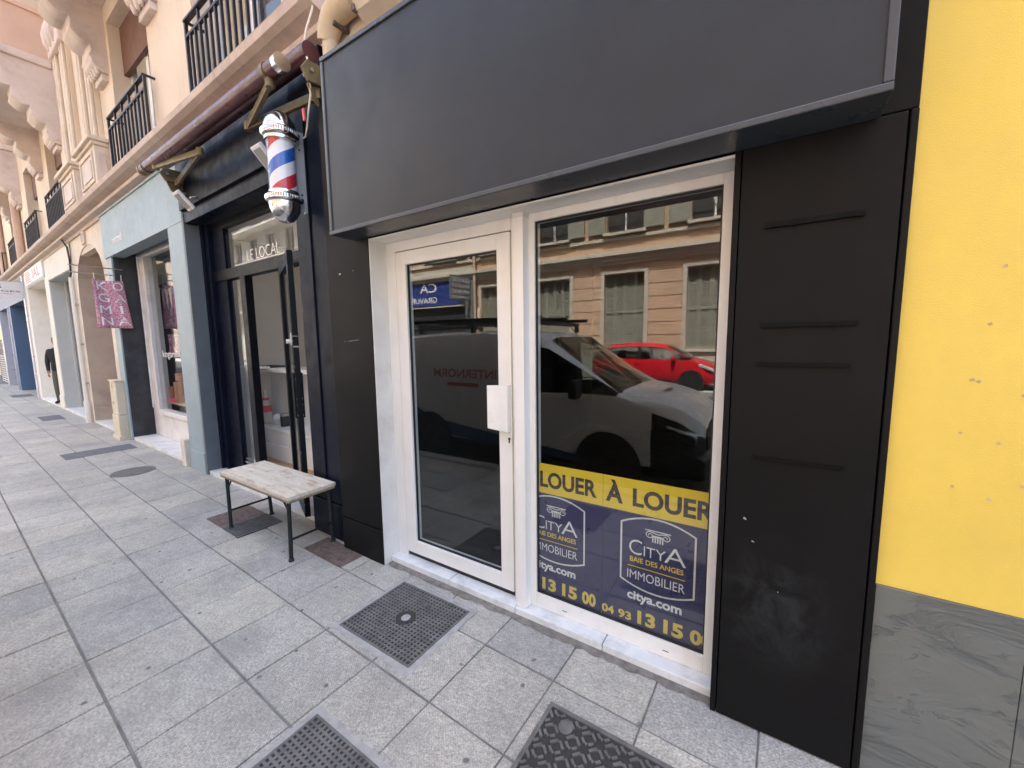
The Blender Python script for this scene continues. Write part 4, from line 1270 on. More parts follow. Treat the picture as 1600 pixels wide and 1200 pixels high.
bu = thing('bunting', 'string of white pennants hanging in the boutique window', 'bunting', (-5.9, 0.55, 2.4), 'L')
pr = []
for k in range(7):
    f = k / 6
    pr.append((-6.38 + 1.14 * f, 0.55, 2.60 - 0.10 * math.sin(math.pi * f * .9) + 0.10 * f ** 3))
MB().tube(pr, 0.006, 6).build('string', 'white_print', bu)
for k in range(6):
    a, b = Vector(pr[k]), Vector(pr[k + 1])
    m_ = (a + b) / 2
    MB().prism([(a.x + .02, a.z), (b.x - .02, b.z), (m_.x + .03, m_.z - 0.33)], 0.547, 0.551, 'y').build('pennant', 'white_print', bu)
def tin(label, x, y, z, r, h, mat, nm='tin'):
    t = thing(nm, label, 'tin', (x, y, z), 'L', 'goods on the boutique window shelf')
    MB().lathe([(r, z), (r, z + h), (r * .9, z + h + .008)], (x, y, 0), 18).build('body', mat, t, smooth=True)
    MB().lathe([(r * 1.04, z + h * .82), (r * 1.04, z + h * 1.0), (r * .3, z + h * 1.03)], (x, y, 0), 18).build('lid', mat, t, smooth=True)
tin('short copper tin at the left of the boutique shelf', -5.86, 0.50, 0.633, 0.10, 0.24, 'terracotta')
tin('tall copper tin in the middle of the boutique shelf', -5.48, 0.52, 0.633, 0.11, 0.34, 'terracotta')
tin('upper copper tin stacked on the tall tin', -5.48, 0.52, 0.99, 0.085, 0.12, 'terracotta')
tin('dark slim bottle at the right of the boutique shelf', -5.18, 0.52, 0.633, 0.05, 0.50, 'dark_print')
tin('flat pink box in front of the tins', -5.62, 0.46, 0.633, 0.10, 0.05, 'pink')
def cloth(name, label, mat, x0, x1, z0, z1, y, fold=0.03):
    mb = MB()
    n, m_ = 14, 8
    for j in range(m_ + 1):
        for i in range(n + 1):
            u, v = i / n, j / m_
            mb.v.append((x0 + (x1 - x0) * (0.5 + (u - .5) * (1 - .18 * v)), y + fold * math.sin(u * 15 + v), z1 + (z0 - z1) * v))
    for j in range(m_):
        for i in range(n):
            a = j * (n + 1) + i
            mb.f.append((a, a + 1, a + n + 2, a + n + 1))
    o = mb.build(name, mat, None, loc=((x0 + x1) / 2, y, z0), fr='L', smooth=True)
    s = o.modifiers.new('thickness', 'SOLIDIFY')
    s.thickness = 0.006
    tag(o, label, 'fabric')
cloth('hanging_scarf', 'purple patterned scarf hanging at the right of the boutique window', 'purple', -5.44, -5.05, 1.82, 2.60, 0.50)
cloth('hanging_bag', 'patterned cloth bag above the window lettering', 'purple', -5.90, -5.42, 1.42, 1.76, 0.5, 0.02)

# hanging banner on two rods
fl = thing('cloth_banner', 'pink floral cloth banner with white letters on thin rods', 'banner', (-6.1, -0.1, 1.9), 'L')
for z, x in ((2.80, -6.10), (2.70, -6.14)):
    MB().tube([(x - .1, 0.10, z + .01), (x, -0.52, z)], 0.008, 8).build('rod', 'steel', fl)
FX = -6.12
def fmap(u, v):          # u 0..1 outwards edge to wall, v 0..1 bottom to top
    yy = -0.285 + 0.36 * u + 0.05 * (1 - v) * u
    zz = 2.625 - 0.76 * (1 - v) - 0.02 * math.sin(u * 3.1) * v
    return (FX + 0.028 * math.sin(u * 9 + 2.2 * v) + 0.03 * (1 - v), yy, zz)
mb = MB()
n, m_ = 18, 14
for j in range(m_ + 1):
    for i in range(n + 1):
        mb.v.append(fmap(i / n, j / m_))
for j in range(m_):
    for i in range(n):
        a = j * (n + 1) + i
        mb.f.append((a, a + 1, a + n + 2, a + n + 1))
c_ = mb.build('cloth', 'flag', fl, smooth=True)
c_.modifiers.new('thickness', 'SOLIDIFY').thickness = 0.003
mb = MB()
def fm2(u, w):
    p = fmap(u, w)
    return (p[0] + 0.006, p[1], p[2])
for r_, (a, b) in enumerate((('K', 'O'), ('G', 'A'), ('M', 'I'), ('N', 'A'))):
    zt_ = 0.965 - r_ * 0.245
    text(mb, a, 0.12, 0.46, zt_ - 0.17, zt_, fm2, 0.0)
    text(mb, b, 0.60 if b != 'I' else 0.71, 0.95 if b != 'I' else 0.79, zt_ - 0.17, zt_, fm2, 0.0)
mb.build('lettering', 'white_print', fl, fix=False)
mb = MB()
for u in (0.08, 0.55, 0.95):
    p = fmap(u, 1)
    mb.tube([p, (-6.13, p[1], 2.715)], 0.004, 6)
mb.build('tie', 'white_print', fl)

ub = thing('utility_cabinet', 'cream plastic utility cabinet standing by the pale blue pillar', 'cabinet', (-6.55, -0.05, 0), 'L')
box('lower_body', 'util', ub, -6.76, -6.36, -0.13, 0.02, 0.0, 0.42, 0.008)
box('upper_body', 'util', ub, -6.745, -6.375, -0.12, 0.02, 0.425, 0.985, 0.008)
box('lid', 'util', ub, -6.765, -6.355, -0.135, 0.02, 0.987, 1.01, 0.006)
for z in (0.90, 0.62):
    MB().tube([(-6.60, -0.128, z), (-6.60, -0.118, z)], 0.025, 12).build('lock', 'steel', ub)
box('base_skirt', 'util', ub, -6.78, -6.34, -0.15, 0.02, 0.0, 0.06, 0.004)

# ------------------------------------------------------------------ old apartment house over the shops
hs = thing('apartment_house', 'old apricot apartment house with cornice and scrolled balcony brackets', 'building', (-9, 0.1, 0), 'L')
# street level stone wall with the arched entrance
mb = MB()
ax0, ax1, asp, atop = -8.92, -6.80, 2.62, 3.42
def arch(n=10):
    c, rx = (ax0 + ax1) / 2, (ax1 - ax0) / 2
    return [(c - rx * math.cos(math.pi * i / n), asp + (atop - asp) * (math.sin(math.pi * i / n)) ** 0.85) for i in range(n + 1)]
A = arch()
mb.quad((-9.2, 0, 0), (ax0, 0, 0), (ax0, 0, asp), (-9.2, 0, asp))
mb.quad((ax1, 0, 0), (-6.5, 0, 0), (-6.5, 0, asp), (ax1, 0, asp))
mb.quad((-9.2, 0, asp), A[0] and (ax0, 0, asp), (ax0, 0, 3.70), (-9.2, 0, 3.70))
mb.quad((ax1, 0, asp), (-6.5, 0, asp), (-6.5, 0, 3.70), (ax1, 0, 3.70))
for (xa, za), (xb, zb_) in zip(A[:-1], A[1:]):
    mb.quad((xa, 0, za), (xb, 0, zb_), (xb, 0, 3.70), (xa, 0, 3.70))
mb.build('entrance_wall', 'stone', hs, fix=False)
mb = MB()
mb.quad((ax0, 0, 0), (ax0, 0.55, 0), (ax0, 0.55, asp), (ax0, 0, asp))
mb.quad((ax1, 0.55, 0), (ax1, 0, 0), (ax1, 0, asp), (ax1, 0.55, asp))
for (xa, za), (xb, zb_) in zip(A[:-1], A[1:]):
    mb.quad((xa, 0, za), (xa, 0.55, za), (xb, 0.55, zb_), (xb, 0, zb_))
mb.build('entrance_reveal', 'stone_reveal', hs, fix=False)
for i, z in enumerate((0.0, 0.36)):
    box('reveal_plinth', 'stone_reveal', hs, ax0 - .02 * 0 , ax0 + 0.03, 0.02, 0.54, 0.0, 0.33) if i == 0 else None
box('entrance_door', 'bench_edge', hs, ax0, ax1, 0.5, 0.56, 0.05, 3.42)
box('door_step', 'marble', hs, ax0 + .002, ax1 - .002, 0.0, 0.5, 0.0, 0.045, 0.003)
pl = box('number_plate', 'stucco_trim', hs, -8.05, -7.80, -0.03, 0.0, 3.44, 3.66, 0.006)
mb = MB()
text(mb, '57', -8.00, -7.85, 3.48, 3.62, facing_street(-0.032), 0.01)
mb.build('number_lettering', 'dark_print', pl, fix=False)
# cornice in lengths of stone
prof = [(0.0, 3.65), (-0.03, 3.65), (-0.035, 3.70), (-0.11, 3.715), (-0.12, 3.75), (-0.07, 3.765), (-0.065, 3.80), (-0.165, 3.825), (-0.21, 3.85), (-0.22, 3.905), (-0.20, 3.925), (0.0, 3.965)]
xs_ = [0.10, -1.35, -2.95, -4.6, -6.42, -8.2, -9.6, -11.3, -12.6, -14.4, -16.2, -18.2, -20.2, -22.5, -25]
for i, (a, b) in enumerate(zip(xs_[1:], xs_[:-1])):
    dz = random.uniform(-.003, .003)
    MB().prism([(y, z + dz) for y, z in prof], a + .002, b - .002, 'x').build('cornice_stone', 'cornice', hs, 0.004)
mb = MB()
mb.tube([(0.05, -0.20, 3.93), (-1.0, -0.20, 3.925), (-1.9, -0.20, 3.915), (-2.05, -0.20, 3.89), (-3.0, -0.20, 3.915), (-4.5, -0.20, 3.91), (-6.4, -0.20, 3.915)], 0.009, 6)
mb.build('cornice_cable', 'stone_reveal', hs)
# frieze behind shop fascias
box('frieze', 'stucco_trim', hs, -25, 0.0, 0.012, 0.12, 3.30, 3.72)
# upper wall
ops = [(-2.30, -0.60, 4.0, 6.3), (-5.15, -3.62, 4.0, 6.0), (-10.45, -8.95, 4.0, 6.0), (-13.6, -12.0, 4.0, 6.0), (-17.2, -15.7, 4.0, 6.0), (-20.4, -19.0, 4.0, 6.0)]
mb = wall_open(MB(), -25, 0.02, 3.95, 7.6, ops, 0.0, 0.26)
mb.quad((0.02, 0, 3.3), (0.02, 1.0, 3.3), (0.02, 1.0, 7.6), (0.02, 0, 7.6))
mb.build('upper_wall', 'stucco', hs, fix=False)
box('upper_storeys', 'stucco', hs, -25, 0.02, 0.0, 9.0, 7.6, 17.5)
box('roof', 'terracotta', hs, -25, 0.02, -0.5, 9.2, 17.5, 17.9)
for a, b, c, d_ in ops:
    wn_ = box('window', 'win_white', hs, a, a + .07, 0.20, 0.26, c, d_, 0.004)
    box('window_stile', 'win_white', wn_, b - .07, b, 0.20, 0.26, c, d_, 0.004)
    box('window_head', 'win_white', wn_, a + .07, b - .07, 0.20, 0.26, d_ - .08, d_, 0.004)
    box('window_mullion', 'win_white', wn_, (a + b) / 2 - .05, (a + b) / 2 + .05, 0.19, 0.26, c, d_ - .08, 0.004)
    for s in (a + .07, (a + b) / 2 + .05):
        box('window_pane', 'glass_dim', wn_, s, s + (b - a) / 2 - .12, 0.235, 0.241, c, d_ - .08)
    box('dim_room', 'dim_backing', wn_, a, b, 0.6, 0.62, c, d_)
    if a < -2.5:
        box('roller_blind', 'blind', wn_, a + .01, b - .01, 0.13, 0.18, d_ - .62, d_ - .002)
# iron railings
bar_me = MB().box(-.011, .011, -.011, .011, 0, 0.60).mesh('bar'); bar_me.materials.append(M['rail'])
sbar_me = MB().box(-.011, .011, -.011, .011, 0, 0.15).mesh('short_bar'); sbar_me.materials.append(M['rail'])
def railing(x0, x1, y=-0.10, z0=3.94, n=11, h=0.77):
    rl = MB()
    r_ = box('railing', 'rail', hs, x0, x1, y - .022, y + .022, z0 + h - .02, z0 + h, 0.002)
    box('bottom_rail', 'rail', r_, x0, x1, y - .014, y + .014, z0 + .10, z0 + .125)
    box('mid_rail', 'rail', r_, x0, x1, y - .014, y + .014, z0 + h - .165, z0 + h - .14)
    for x in (x0 + .012, x1 - .012):
        box('post', 'rail', r_, x - .014, x + .014, y - .014, y + .014, z0, z0 + h - .02)
        box('return_bar', 'rail', r_, x - .012, x + .012, y + .022, 0.06, z0 + h - .02, z0 + h)
        box('return_bar', 'rail', r_, x - .012, x + .012, y + .022, 0.06, z0 + .10, z0 + .125)
    for k in range(1, n):
        x = x0 + (x1 - x0) * k / n
        b_ = inst('bar', bar_me, r_, (x, y, z0 + 0.10))
        b_.scale = (1, 1, (h - .25) / 0.60)
    for k in range(1, 5):
        x = x0 + (x1 - x0) * (k - .0) / 5
        inst('short_bar', sbar_me, r_, (x + .02, y, z0 + h - .16))
railing(-2.19, -0.70, n=13, h=0.77)
railing(-5.12, -3.49)
railing(-10.30, -8.62)
railing(-13.45, -11.65)
railing(-17.1, -15.7)
railing(-20.3, -19.0)
# scrolled brackets carrying the oriels
def console(xc, w=0.46):
    pf = [(0.02, 5.39)]
    def lobe(y0, z0, y1, z1, bulge):
        for i in range(1, 9):
            f = i / 8
            pf.append((y0 + (y1 - y0) * f, z0 + (z1 - z0) * f - bulge * math.sin(math.pi * f)))
    pf.append((-0.06, 5.385))
    lobe(-0.06, 5.385, -0.19, 5.55, 0.03)
    pf.append((-0.165, 5.62)); pf.append((-0.17, 5.69))
    lobe(-0.17, 5.69, -0.345, 5.80, 0.035)
    pf.append((-0.335, 5.87)); pf.append((-0.34, 5.94))
    lobe(-0.34, 5.94, -0.55, 6.04, 0.045)
    pf.append((-0.53, 6.12)); pf.append((-0.54, 6.18))
    lobe(-0.54, 6.18, -0.86, 6.30, 0.05)
    pf.append((-0.88, 6.40)); pf.append((-0.88, 6.70)); pf.append((0.02, 6.70))
    cn = MB().prism(pf, xc - w / 2, xc + w / 2, 'x').build('bracket', 'console', hs, 0.012)
    # carved leaf drop at the foot
    for k in range(4):
        xx = xc - w / 2 + 0.06 + k * (w - .12) / 3
        mb = MB().lathe([(0.02, -0.06), (0.05, -0.02), (0.055, 0.03), (0.03, 0.09), (0.005, 0.11)], (0, 0, 0), 8)
        mb.v = [(xx + a * 1.0, -0.10 - b * .8, 5.44 + c * 1.3) for a, b, c in mb.v]
        mb.build('carved_leaf', 'console', cn, smooth=True)
    mb = MB().lathe([(0.07, xc - w / 2 - .012), (0.07, xc + w / 2 + .012)], (0, -0.10, 5.50), 14, 'x')
    mb.build('scroll', 'console', cn, 0.006)
    box('bracket_foot', 'console', cn, xc - w * .42, xc + w * .42, -0.07, 0.01, 5.30, 5.385, 0.01)
for xc in (-3.40, -5.50, -9.0, -11.15, -14.6, -16.7):
    console(xc)
def oriel(x0, x1):
    o = box('oriel_base', 'console', hs, x0 + .3, x1 - .3, -0.80, 0.0, 6.22, 6.50, 0.01)
    box('oriel_slab', 'console', o, x0 - .03, x1 + .03, -0.93, 0.0, 6.70, 6.84, 0.02)
    box('oriel_wall', 'oriel', o, x0 + .01, x1 - .01, -0.86, 0.02, 6.84, 7.58)
    box('oriel_band', 'oriel', o, x0 - .02, x1 + .02, -0.89, 0.02, 7.58, 7.66, 0.01)
    box('oriel_upper', 'stucco', o, x0, x1, -0.86, 0.02, 7.66, 15.8)
oriel(-5.76, -3.14)
oriel(-11.40, -8.76)
oriel(-16.95, -14.35)
# pedestals and ribbed pilasters of the middle bay
def pedestal(x0, x1, y, z1):
    p = box('pedestal', 'stucco_trim', hs, x0, x1, y, 0.0, 3.93, z1, 0.006)
    box('pedestal_cap', 'stucco_trim', p, x0 - .03, x1 + .03, y - .03, 0.0, z1 + .001, z1 + .05, 0.008)
    box('pedestal_cap', 'stucco_trim', p, x0 - .07, x1 + .07, y - .07, 0.0, z1 + .051, z1 + .11, 0.012)
    for a in ((x0 + .10, x0 + .14, 4.02, z1 - .06), (x1 - .14, x1 - .10, 4.02, z1 - .06), (x0 + .14, x1 - .14, z1 - .10, z1 - .06), (x0 + .14, x1 - .14, 4.02, 4.06)):
        box('panel_moulding', 'stucco_trim', p, a[0], a[1], y - .018, y, a[2], a[3], 0.004)
    box('inset_panel', 'console', p, x0 + .24, x1 - .24, y - .012, y, 4.1, z1 - .16, 0.006)
    box('side_panel', 'console', p, x1, x1 + .012, y + .03, -0.04, 4.02, z1 - .10, 0.004)
pedestal(-6.72, -5.72, -0.16, 4.52)
pedestal(-8.20, -7.15, -0.16, 4.52)
for x0, x1 in ((-6.55, -5.85), (-8.05, -7.25)):
    p = box('pilaster', 'stucco', hs, x0, x1, -0.06, 0.0, 4.63, 7.58, 0.004)
    for a in (x0 + .03, x0 + .16, x1 - .24, x1 - .11):
        box('rib', 'stucco_trim', p, a, a + .08, -0.10, -0.06, 4.64, 7.0, 0.012)
    box('capital', 'console', p, x0 - .03, x1 + .03, -0.14, -0.06, 6.55, 7.2, 0.02)
    for k in range(3):
        mb = MB().lathe([(0.02, 6.62), (0.07, 6.72), (0.08, 6.86), (0.05, 7.0), (0.01, 7.1)], (x0 + .12 + k * .22, -0.14, 0), 8)
        mb.build('carved_leaf', 'console', p, smooth=True)
for x in (-14.9, -19.1):
    d_ = thing('downpipe', 'rose downpipe on the apricot house ' + ('right of the farther one' if x > -16 else 'at the far left edge'), 'pipe', (x, -0.06, 3.95), 'L', 'rose downpipes on the apricot house')
    MB().tube([(x, -0.09, 3.94), (x, -0.09, 9)], 0.085, 14).build('pipe', 'rose_pipe', d_, smooth=True)
    for z in (4.6, 5.9, 7.0):
        MB().tube([(x, -0.09, z), (x, -0.09, z + .06)], 0.095, 14).build('collar', 'rose_pipe', d_, smooth=True)

# ------------------------------------------------------------------ white shop, grey door
wc = thing('white_shopfront', 'white rendered shopfront with recessed grey door and red lettered sign', 'shopfront', (-12.4, 0.1, 0), 'L')
mb = wall_open(MB(), -15.9, -9.2, 0.0, 3.70, [(-11.95, -9.32, 0.05, 3.16), (-15.45, -12.48, 0.05, 3.25)], -0.015, 0.42)
mb.build('wall', 'render_white', wc, fix=False)
box('grey_door', 'door_grey', wc, -11.95, -9.32, 0.27, 0.33, 0.06, 3.15)
box('door_frame', 'render_grey', wc, -11.94, -11.86, 0.23, 0.27, 0.06, 3.15, 0.005)
box('reveal_lining', 'render_grey', wc, -11.949, -11.935, 0.0, 0.23, 0.06, 3.15)
box('door_head_lining', 'render_grey', wc, -11.93, -9.34, 0.0, 0.26, 3.145, 3.158)
box('step', 'marble', wc, -11.95, -9.32, -0.02, 0.30, 0.0, 0.057, 0.004)
box('step', 'marble', wc, -15.45, -12.48, -0.02, 0.40, 0.0, 0.057, 0.004)
box('niche_back', 'render_white', wc, -15.45, -12.48, 0.40, 0.45, 0.05, 3.25)
box('pier_foot', 'render_white', wc, -12.50, -11.93, -0.03, 0.0, 0.05, 0.34, 0.01)
sgn = box('sign_board', 'sign_pale', wc, -15.35, -12.3, -0.035, -0.017, 3.27, 3.70, 0.004)
box('sign_face', 'white_print', sgn, -15.3, -12.35, -0.05, -0.036, 3.30, 3.68, 0.003)
mb = MB()
for i in range(6):
    mb.box(-15.15, -14.2 - .12 * (i % 3), -0.053, -0.051, 3.345 + i * .052, 3.375 + i * .052)
text(mb, 'IAL', -13.9, -12.7, 3.38, 3.62, facing_street(-0.052), 0.02)
mb.build('sign_lettering', 'red_print', sgn, fix=False)
box('wall_box', 'white_plastic', wc, -15.4, -15.1, 0.33, 0.40, 1.15, 1.55, 0.01)
cp = thing('wall_conduit', 'white conduit pipe running down between entrance and white shop', 'pipe', (-9.12, -0.05, 0), 'L')
MB().tube([(-9.12, -0.06, 0.02), (-9.12, -0.06, 2.95)], 0.035, 12).build('pipe', 'render_white', cp, smooth=True)
MB().tube([(-9.12, -0.06, 0.0), (-9.12, -0.06, 0.45)], 0.052, 12).build('lower_sleeve', 'render_white', cp, smooth=True)
MB().tube([(-9.12, -0.06, 2.95), (-9.10, -0.05, 3.05), (-9.14, -0.04, 3.3), (-9.16, -0.05, 3.55), (-9.3, -0.09, 3.70)], 0.016, 8).build('cable', 'rail', cp, smooth=True)
for z in (0.8, 1.6, 2.4):
    box('clip', 'steel', cp, -9.17, -9.07, -0.05, 0.0, z, z + .03)

# ------------------------------------------------------------------ man in the doorway
def person():
    mx, my = -13.10, 0.13
    v = {'pelvis': (0, 0, .98, .15, .12), 'waist': (.0, -.02, 1.12, .15, .13), 'chest': (-.01, -.01, 1.36, .175, .13), 'neckb': (-.01, .0, 1.52, .075, .075),
         'neck': (-.01, -.015, 1.58, .058, .06), 'headb': (-.01, -.03, 1.65, .075, .085), 'head': (-.01, -.03, 1.73, .08, .098), 'crown': (-.01, -.02, 1.80, .055, .06),
         'shl': (-.19, 0, 1.46, .068, .068), 'ell': (-.25, .02, 1.18, .05, .05), 'wrl': (-.225, -.03, .94, .036, .036), 'hal': (-.22, -.05, .87, .04, .03),
         'shr': (.17, 0, 1.46, .068, .068), 'elr': (.24, .02, 1.18, .05, .05), 'wrr': (.225, -.03, .94, .036, .036), 'har': (.22, -.05, .87, .04, .03),
         'hpl': (-.09, 0, .90, .095, .10), 'knl': (-.10, -.02, .50, .068, .07), 'anl': (-.11, .02, .13, .048, .05), 'tol': (-.12, -.14, .095, .042, .035),
         'hpr': (.09, 0, .90, .095, .10), 'knr': (.11, -.05, .50, .068, .07), 'anr': (.13, -.02, .13, .048, .05), 'tor': (.14, -.18, .095, .042, .035)}
    e = [('pelvis', 'waist'), ('waist', 'chest'), ('chest', 'neckb'), ('neckb', 'neck'), ('neck', 'headb'), ('headb', 'head'), ('head', 'crown'),
         ('chest', 'shl'), ('shl', 'ell'), ('ell', 'wrl'), ('wrl', 'hal'), ('chest', 'shr'), ('shr', 'elr'), ('elr', 'wrr'), ('wrr', 'har'),
         ('pelvis', 'hpl'), ('hpl', 'knl'), ('knl', 'anl'), ('anl', 'tol'), ('pelvis', 'hpr'), ('hpr', 'knr'), ('knr', 'anr'), ('anr', 'tor')]
    ks = list(v)
    me = bpy.data.meshes.new('skeleton')
    me.from_pydata([v[k][:3] for k in ks], [(ks.index(a), ks.index(b)) for a, b in e], [])
    ob = bpy.data.objects.new('skeleton', me)
    COL.objects.link(ob)
    ob.modifiers.new('skin', 'SKIN')
    for i, k in enumerate(ks):
        me.skin_vertices[0].data[i].radius = v[k][3:5]
        me.skin_vertices[0].data[i].use_root = (k == 'pelvis')
    ss = ob.modifiers.new('sub', 'SUBSURF'); ss.levels = 2; ss.render_levels = 2
    dg = bpy.context.evaluated_depsgraph_get()
    bm_ = bpy.data.meshes.new_from_object(ob.evaluated_get(dg))
    bpy.data.objects.remove(ob)
    bm_.name = 'body'
    for m_ in ('skin', 'shirt', 'trousers', 'shoe'):
        bm_.materials.append(M[m_])
    for p in bm_.polygons:
        c = p.center
        hand = c.z < .945 and abs(c.x) > .175 and c.z > .8
        p.material_index = 3 if c.z < .15 else (0 if (c.z > 1.545 or hand) else (1 if c.z > .95 else 2))
        p.use_smooth = True
    t = thing('person', 'man in dark top and grey trousers leaning in the white doorway', 'person', (mx, my, 0.05), 'L')
    b_ = bpy.data.objects.new('body', bm_)
    COL.objects.link(b_)
    b_.parent = t
    b_.location = (0, 0, -0.055)
    b_.rotation_euler = (0, 0, R(58))
    # fingers, face and hair follow the same turn
    def child(nm, mb, mat, sm=True):
        me_ = mb.mesh(nm)
        o = obj(nm, me_, mat, t, smooth=sm)
        o.location = b_.location
        o.rotation_euler = b_.rotation_euler
        return o
    hr = MB().lathe([(0.086, -0.045), (0.090, 0.0), (0.082, 0.045), (0.055, 0.078), (0.002, 0.092)], (0, 0, 0), 16)
    hr.v = [(x - .01, y * 1.08 - .002, z + 1.752 + (0.035 if y < -.02 else -.03) * (1 if z < .04 else .2)) for x, y, z in hr.v]
    child('hair', hr, 'hair')
    child('nose', MB().lathe([(0.004, 1.735), (0.012, 1.715), (0.017, 1.692), (0.006, 1.685)], (-.01, -.128, 0), 8), 'skin')
    ey = MB()
    for s in (-1, 1):
        ey.lathe([(0.002, -.009), (0.012, -.004), (0.012, .004), (0.002, .009)], (-.01 + s * .032, -.112, 1.733), 8)
    child('eyes', ey, 'hair')
    child('mouth', MB().box(-.035, .015, -.116, -.105, 1.652, 1.66), 'pink')
    er = MB()
    for s in (-1, 1):
        er.lathe([(0.004, -.03), (0.018, -.012), (0.02, .012), (0.008, .03)], (-.01 + s * .083, -.01, 1.71), 8)
    child('ears', er, 'skin')
    fg = MB()
    for s in (-1, 1):
        for k, ln in enumerate((.055, .065, .06, .048)):
            y = -.055 + (k - 1.5) * .018
            fg.tube([(s * .222, y, .85), (s * .218, y - .004, .82), (s * .206, y, .82 - ln * .7)], [.0095, .009, .007], 7)
        fg.tube([(s * .215, -.075, .89), (s * .205, -.10, .86), (s * .20, -.105, .835)], [.011, .0105, .008], 7)
    child('fingers', fg, 'skin')
person()

# ------------------------------------------------------------------ far blue shop with projecting sign
fb = thing('far_blue_shopfront', 'strong blue shopfront with glazed doors beyond the silver post', 'shopfront', (-20, 0.1, 0), 'L')
box('corner_post', 'silver', fb, -16.15, -15.92, -0.05, 0.1, 0.0, 3.68, 0.01)
box('blue_pillar', 'shop_blue', fb, -20.45, -20.0, -0.03, 0.45, 0.0, 3.0, 0.01)
box('blue_edge', 'silver', fb, -20.5, -20.42, -0.06, 0.0, 0.0, 3.0, 0.006)
box('dark_door', 'dark_print', fb, -20.0, -16.15, 0.40, 0.45, 0.0, 3.0)
box('fascia', 'shop_blue', fb, -25, -16.15, -0.02, 0.4, 3.0, 3.68, 0.01)
box('glass_door', 'glass_dim', fb, -19.8, -16.3, 0.36, 0.37, 0.1, 2.8)
box('shop_pillar', 'silver', fb, -23.9, -23.5, -0.05, 0.4, 0.0, 3.0, 0.01)
box('blue_panel', 'shop_blue', fb, -23.5, -20.5, 0.28, 0.34, 0.0, 3.0)
box('show_window', 'glass_dim', fb, -23.4, -20.6, 0.2, 0.21, 0.2, 2.9)
box('poster', 'poster_yellow', fb, -27.2, -26.2, 0.1, 0.12, 1.9, 2.8)
for i in range(12):
    box('grille_slat', 'render_grey', fb, -26.5, -23.95, -0.02, 0.0, 0.05 + i * .1, 0.10 + i * .1)
for i in range(3):
    box('stall_shelf', 'white_plastic', fb, -26.5, -23.95, 0.1, 0.3, 1.25 + i * .25, 1.28 + i * .25)
box('dark_front', 'dark_print', fb, -32, -23.95, 0.3, 0.36, 0.0, 3.4)
ps = thing('projecting_sign', 'pale projecting sign board at the far left shop', 'sign', (-16.0, -0.4, 2.97), 'L')
box('board', 'sign_pale', ps, -16.03, -15.99, -0.80, -0.02, 3.0, 3.46, 0.006)
mb = MB()
sx_ = lambda u, w: (-15.986, u, w)
text(mb, 'R', -0.52, -0.43, 3.27, 3.40, sx_, 0.02)
text(mb, 'AGES', -0.62, -0.10, 3.17, 3.215, sx_, 0.01)
text(mb, 'mariages', -0.62, -0.25, 3.10, 3.13, sx_, 0.0)
mb.build('lettering', 'dark_print', ps, fix=False)
box('bracket', 'steel', ps, -16.02, -16.0, -0.4, 0.0, 3.47, 3.50)
nb = thing('neighbour_house', 'plain house continuing the row at the far left', 'building', (-40, 0.1, 0), 'L')
box('wall', 'stucco', nb, -62, -25.0, 0.35, 9, 0.0, 17.5)
box('cornice', 'stucco_trim', nb, -62, -25.01, -0.2, 0.35, 3.7, 3.95, 0.02)
box('roof', 'terracotta', nb, -62, -25.01, -0.1, 9.2, 17.5, 17.9)

# ------------------------------------------------------------------ far side of the street (seen mirrored in the glass)
OY = -13.7
op = thing('opposite_house', 'salmon house with olive louvred shutters across the street', 'building', (-4, OY, 0))
oops = [(-8.88 + 3.09 * k, -7.30 + 3.09 * k, 1.18, 4.12) for k in range(-1, 5)]
oops1 = [(-8.82 + 3.09 * k, -7.37 + 3.09 * k, 5.7, 8.05) for k in range(-2, 5)]
oops2 = [(-8.95 + 3.09 * k, -7.45 + 3.09 * k, 9.3 + 3.4 * j, 11.5 + 3.4 * j) for k in range(-2, 5) for j in range(2)]
def opp_wall(mb, x0, x1, z0, z1, ops):
    m2 = wall_open(MB(), x0, x1, z0, z1, ops, 0.0, 0.22)
    m2.v = [(x, OY - y, z) for x, y, z in m2.v]
    mb.add(m2.v, m2.f)
mb = MB()
opp_wall(mb, -18.0, 9.0, 0.0, 16.0, oops + oops1 + oops2)
mb.build('wall', 'opp_wall', op)
box('rear_mass', 'opp_wall', op, -18, 9, OY - 9, OY - 0.5, 0, 16)
box('roof', 'terracotta', op, -18.2, 9.2, OY - 9, OY + 0.5, 16.0, 16.3)
box('base_course', 'opp_trim', op, -12.4, 9.0, OY - .02, OY + .05, 0.0, 1.06, 0.01)
# rusticated courses
mb = MB()
zs = [1.26 + 0.48 * i for i in range(6)] + [4.14]
edges = [-12.4] + [v for o in oops for v in (o[0] - .16, o[1] + .16)] + [9.0]
for i in range(0, len(edges), 2):
    a, b = edges[i], edges[i + 1]
    for z in zs:
        mb.box(a, b, OY - .02, OY + .045, z, min(z + .45, 4.47))
mb.build('rusticated_courses', 'opp_wall', op)
for z0, z1, dy in ((4.48, 4.62, .10), (4.621, 4.78, .20), (4.781, 4.93, .32), (5.40, 5.52, .09)):
    box('string_course', 'opp_trim', op, -18.02, 9.02, OY - .02, OY + dy, z0, z1, 0.01)
slats = MB()
for k in range(24):
    slats.add([(0, 0.0, k * .055), (.30, 0.0, k * .055), (.30, -.03, k * .055 + .045), (0, -.03, k * .055 + .045)], [(0, 1, 2, 3)])
sl_me = slats.mesh('louvres', fix=False); sl_me.materials.append(M['shutter'])
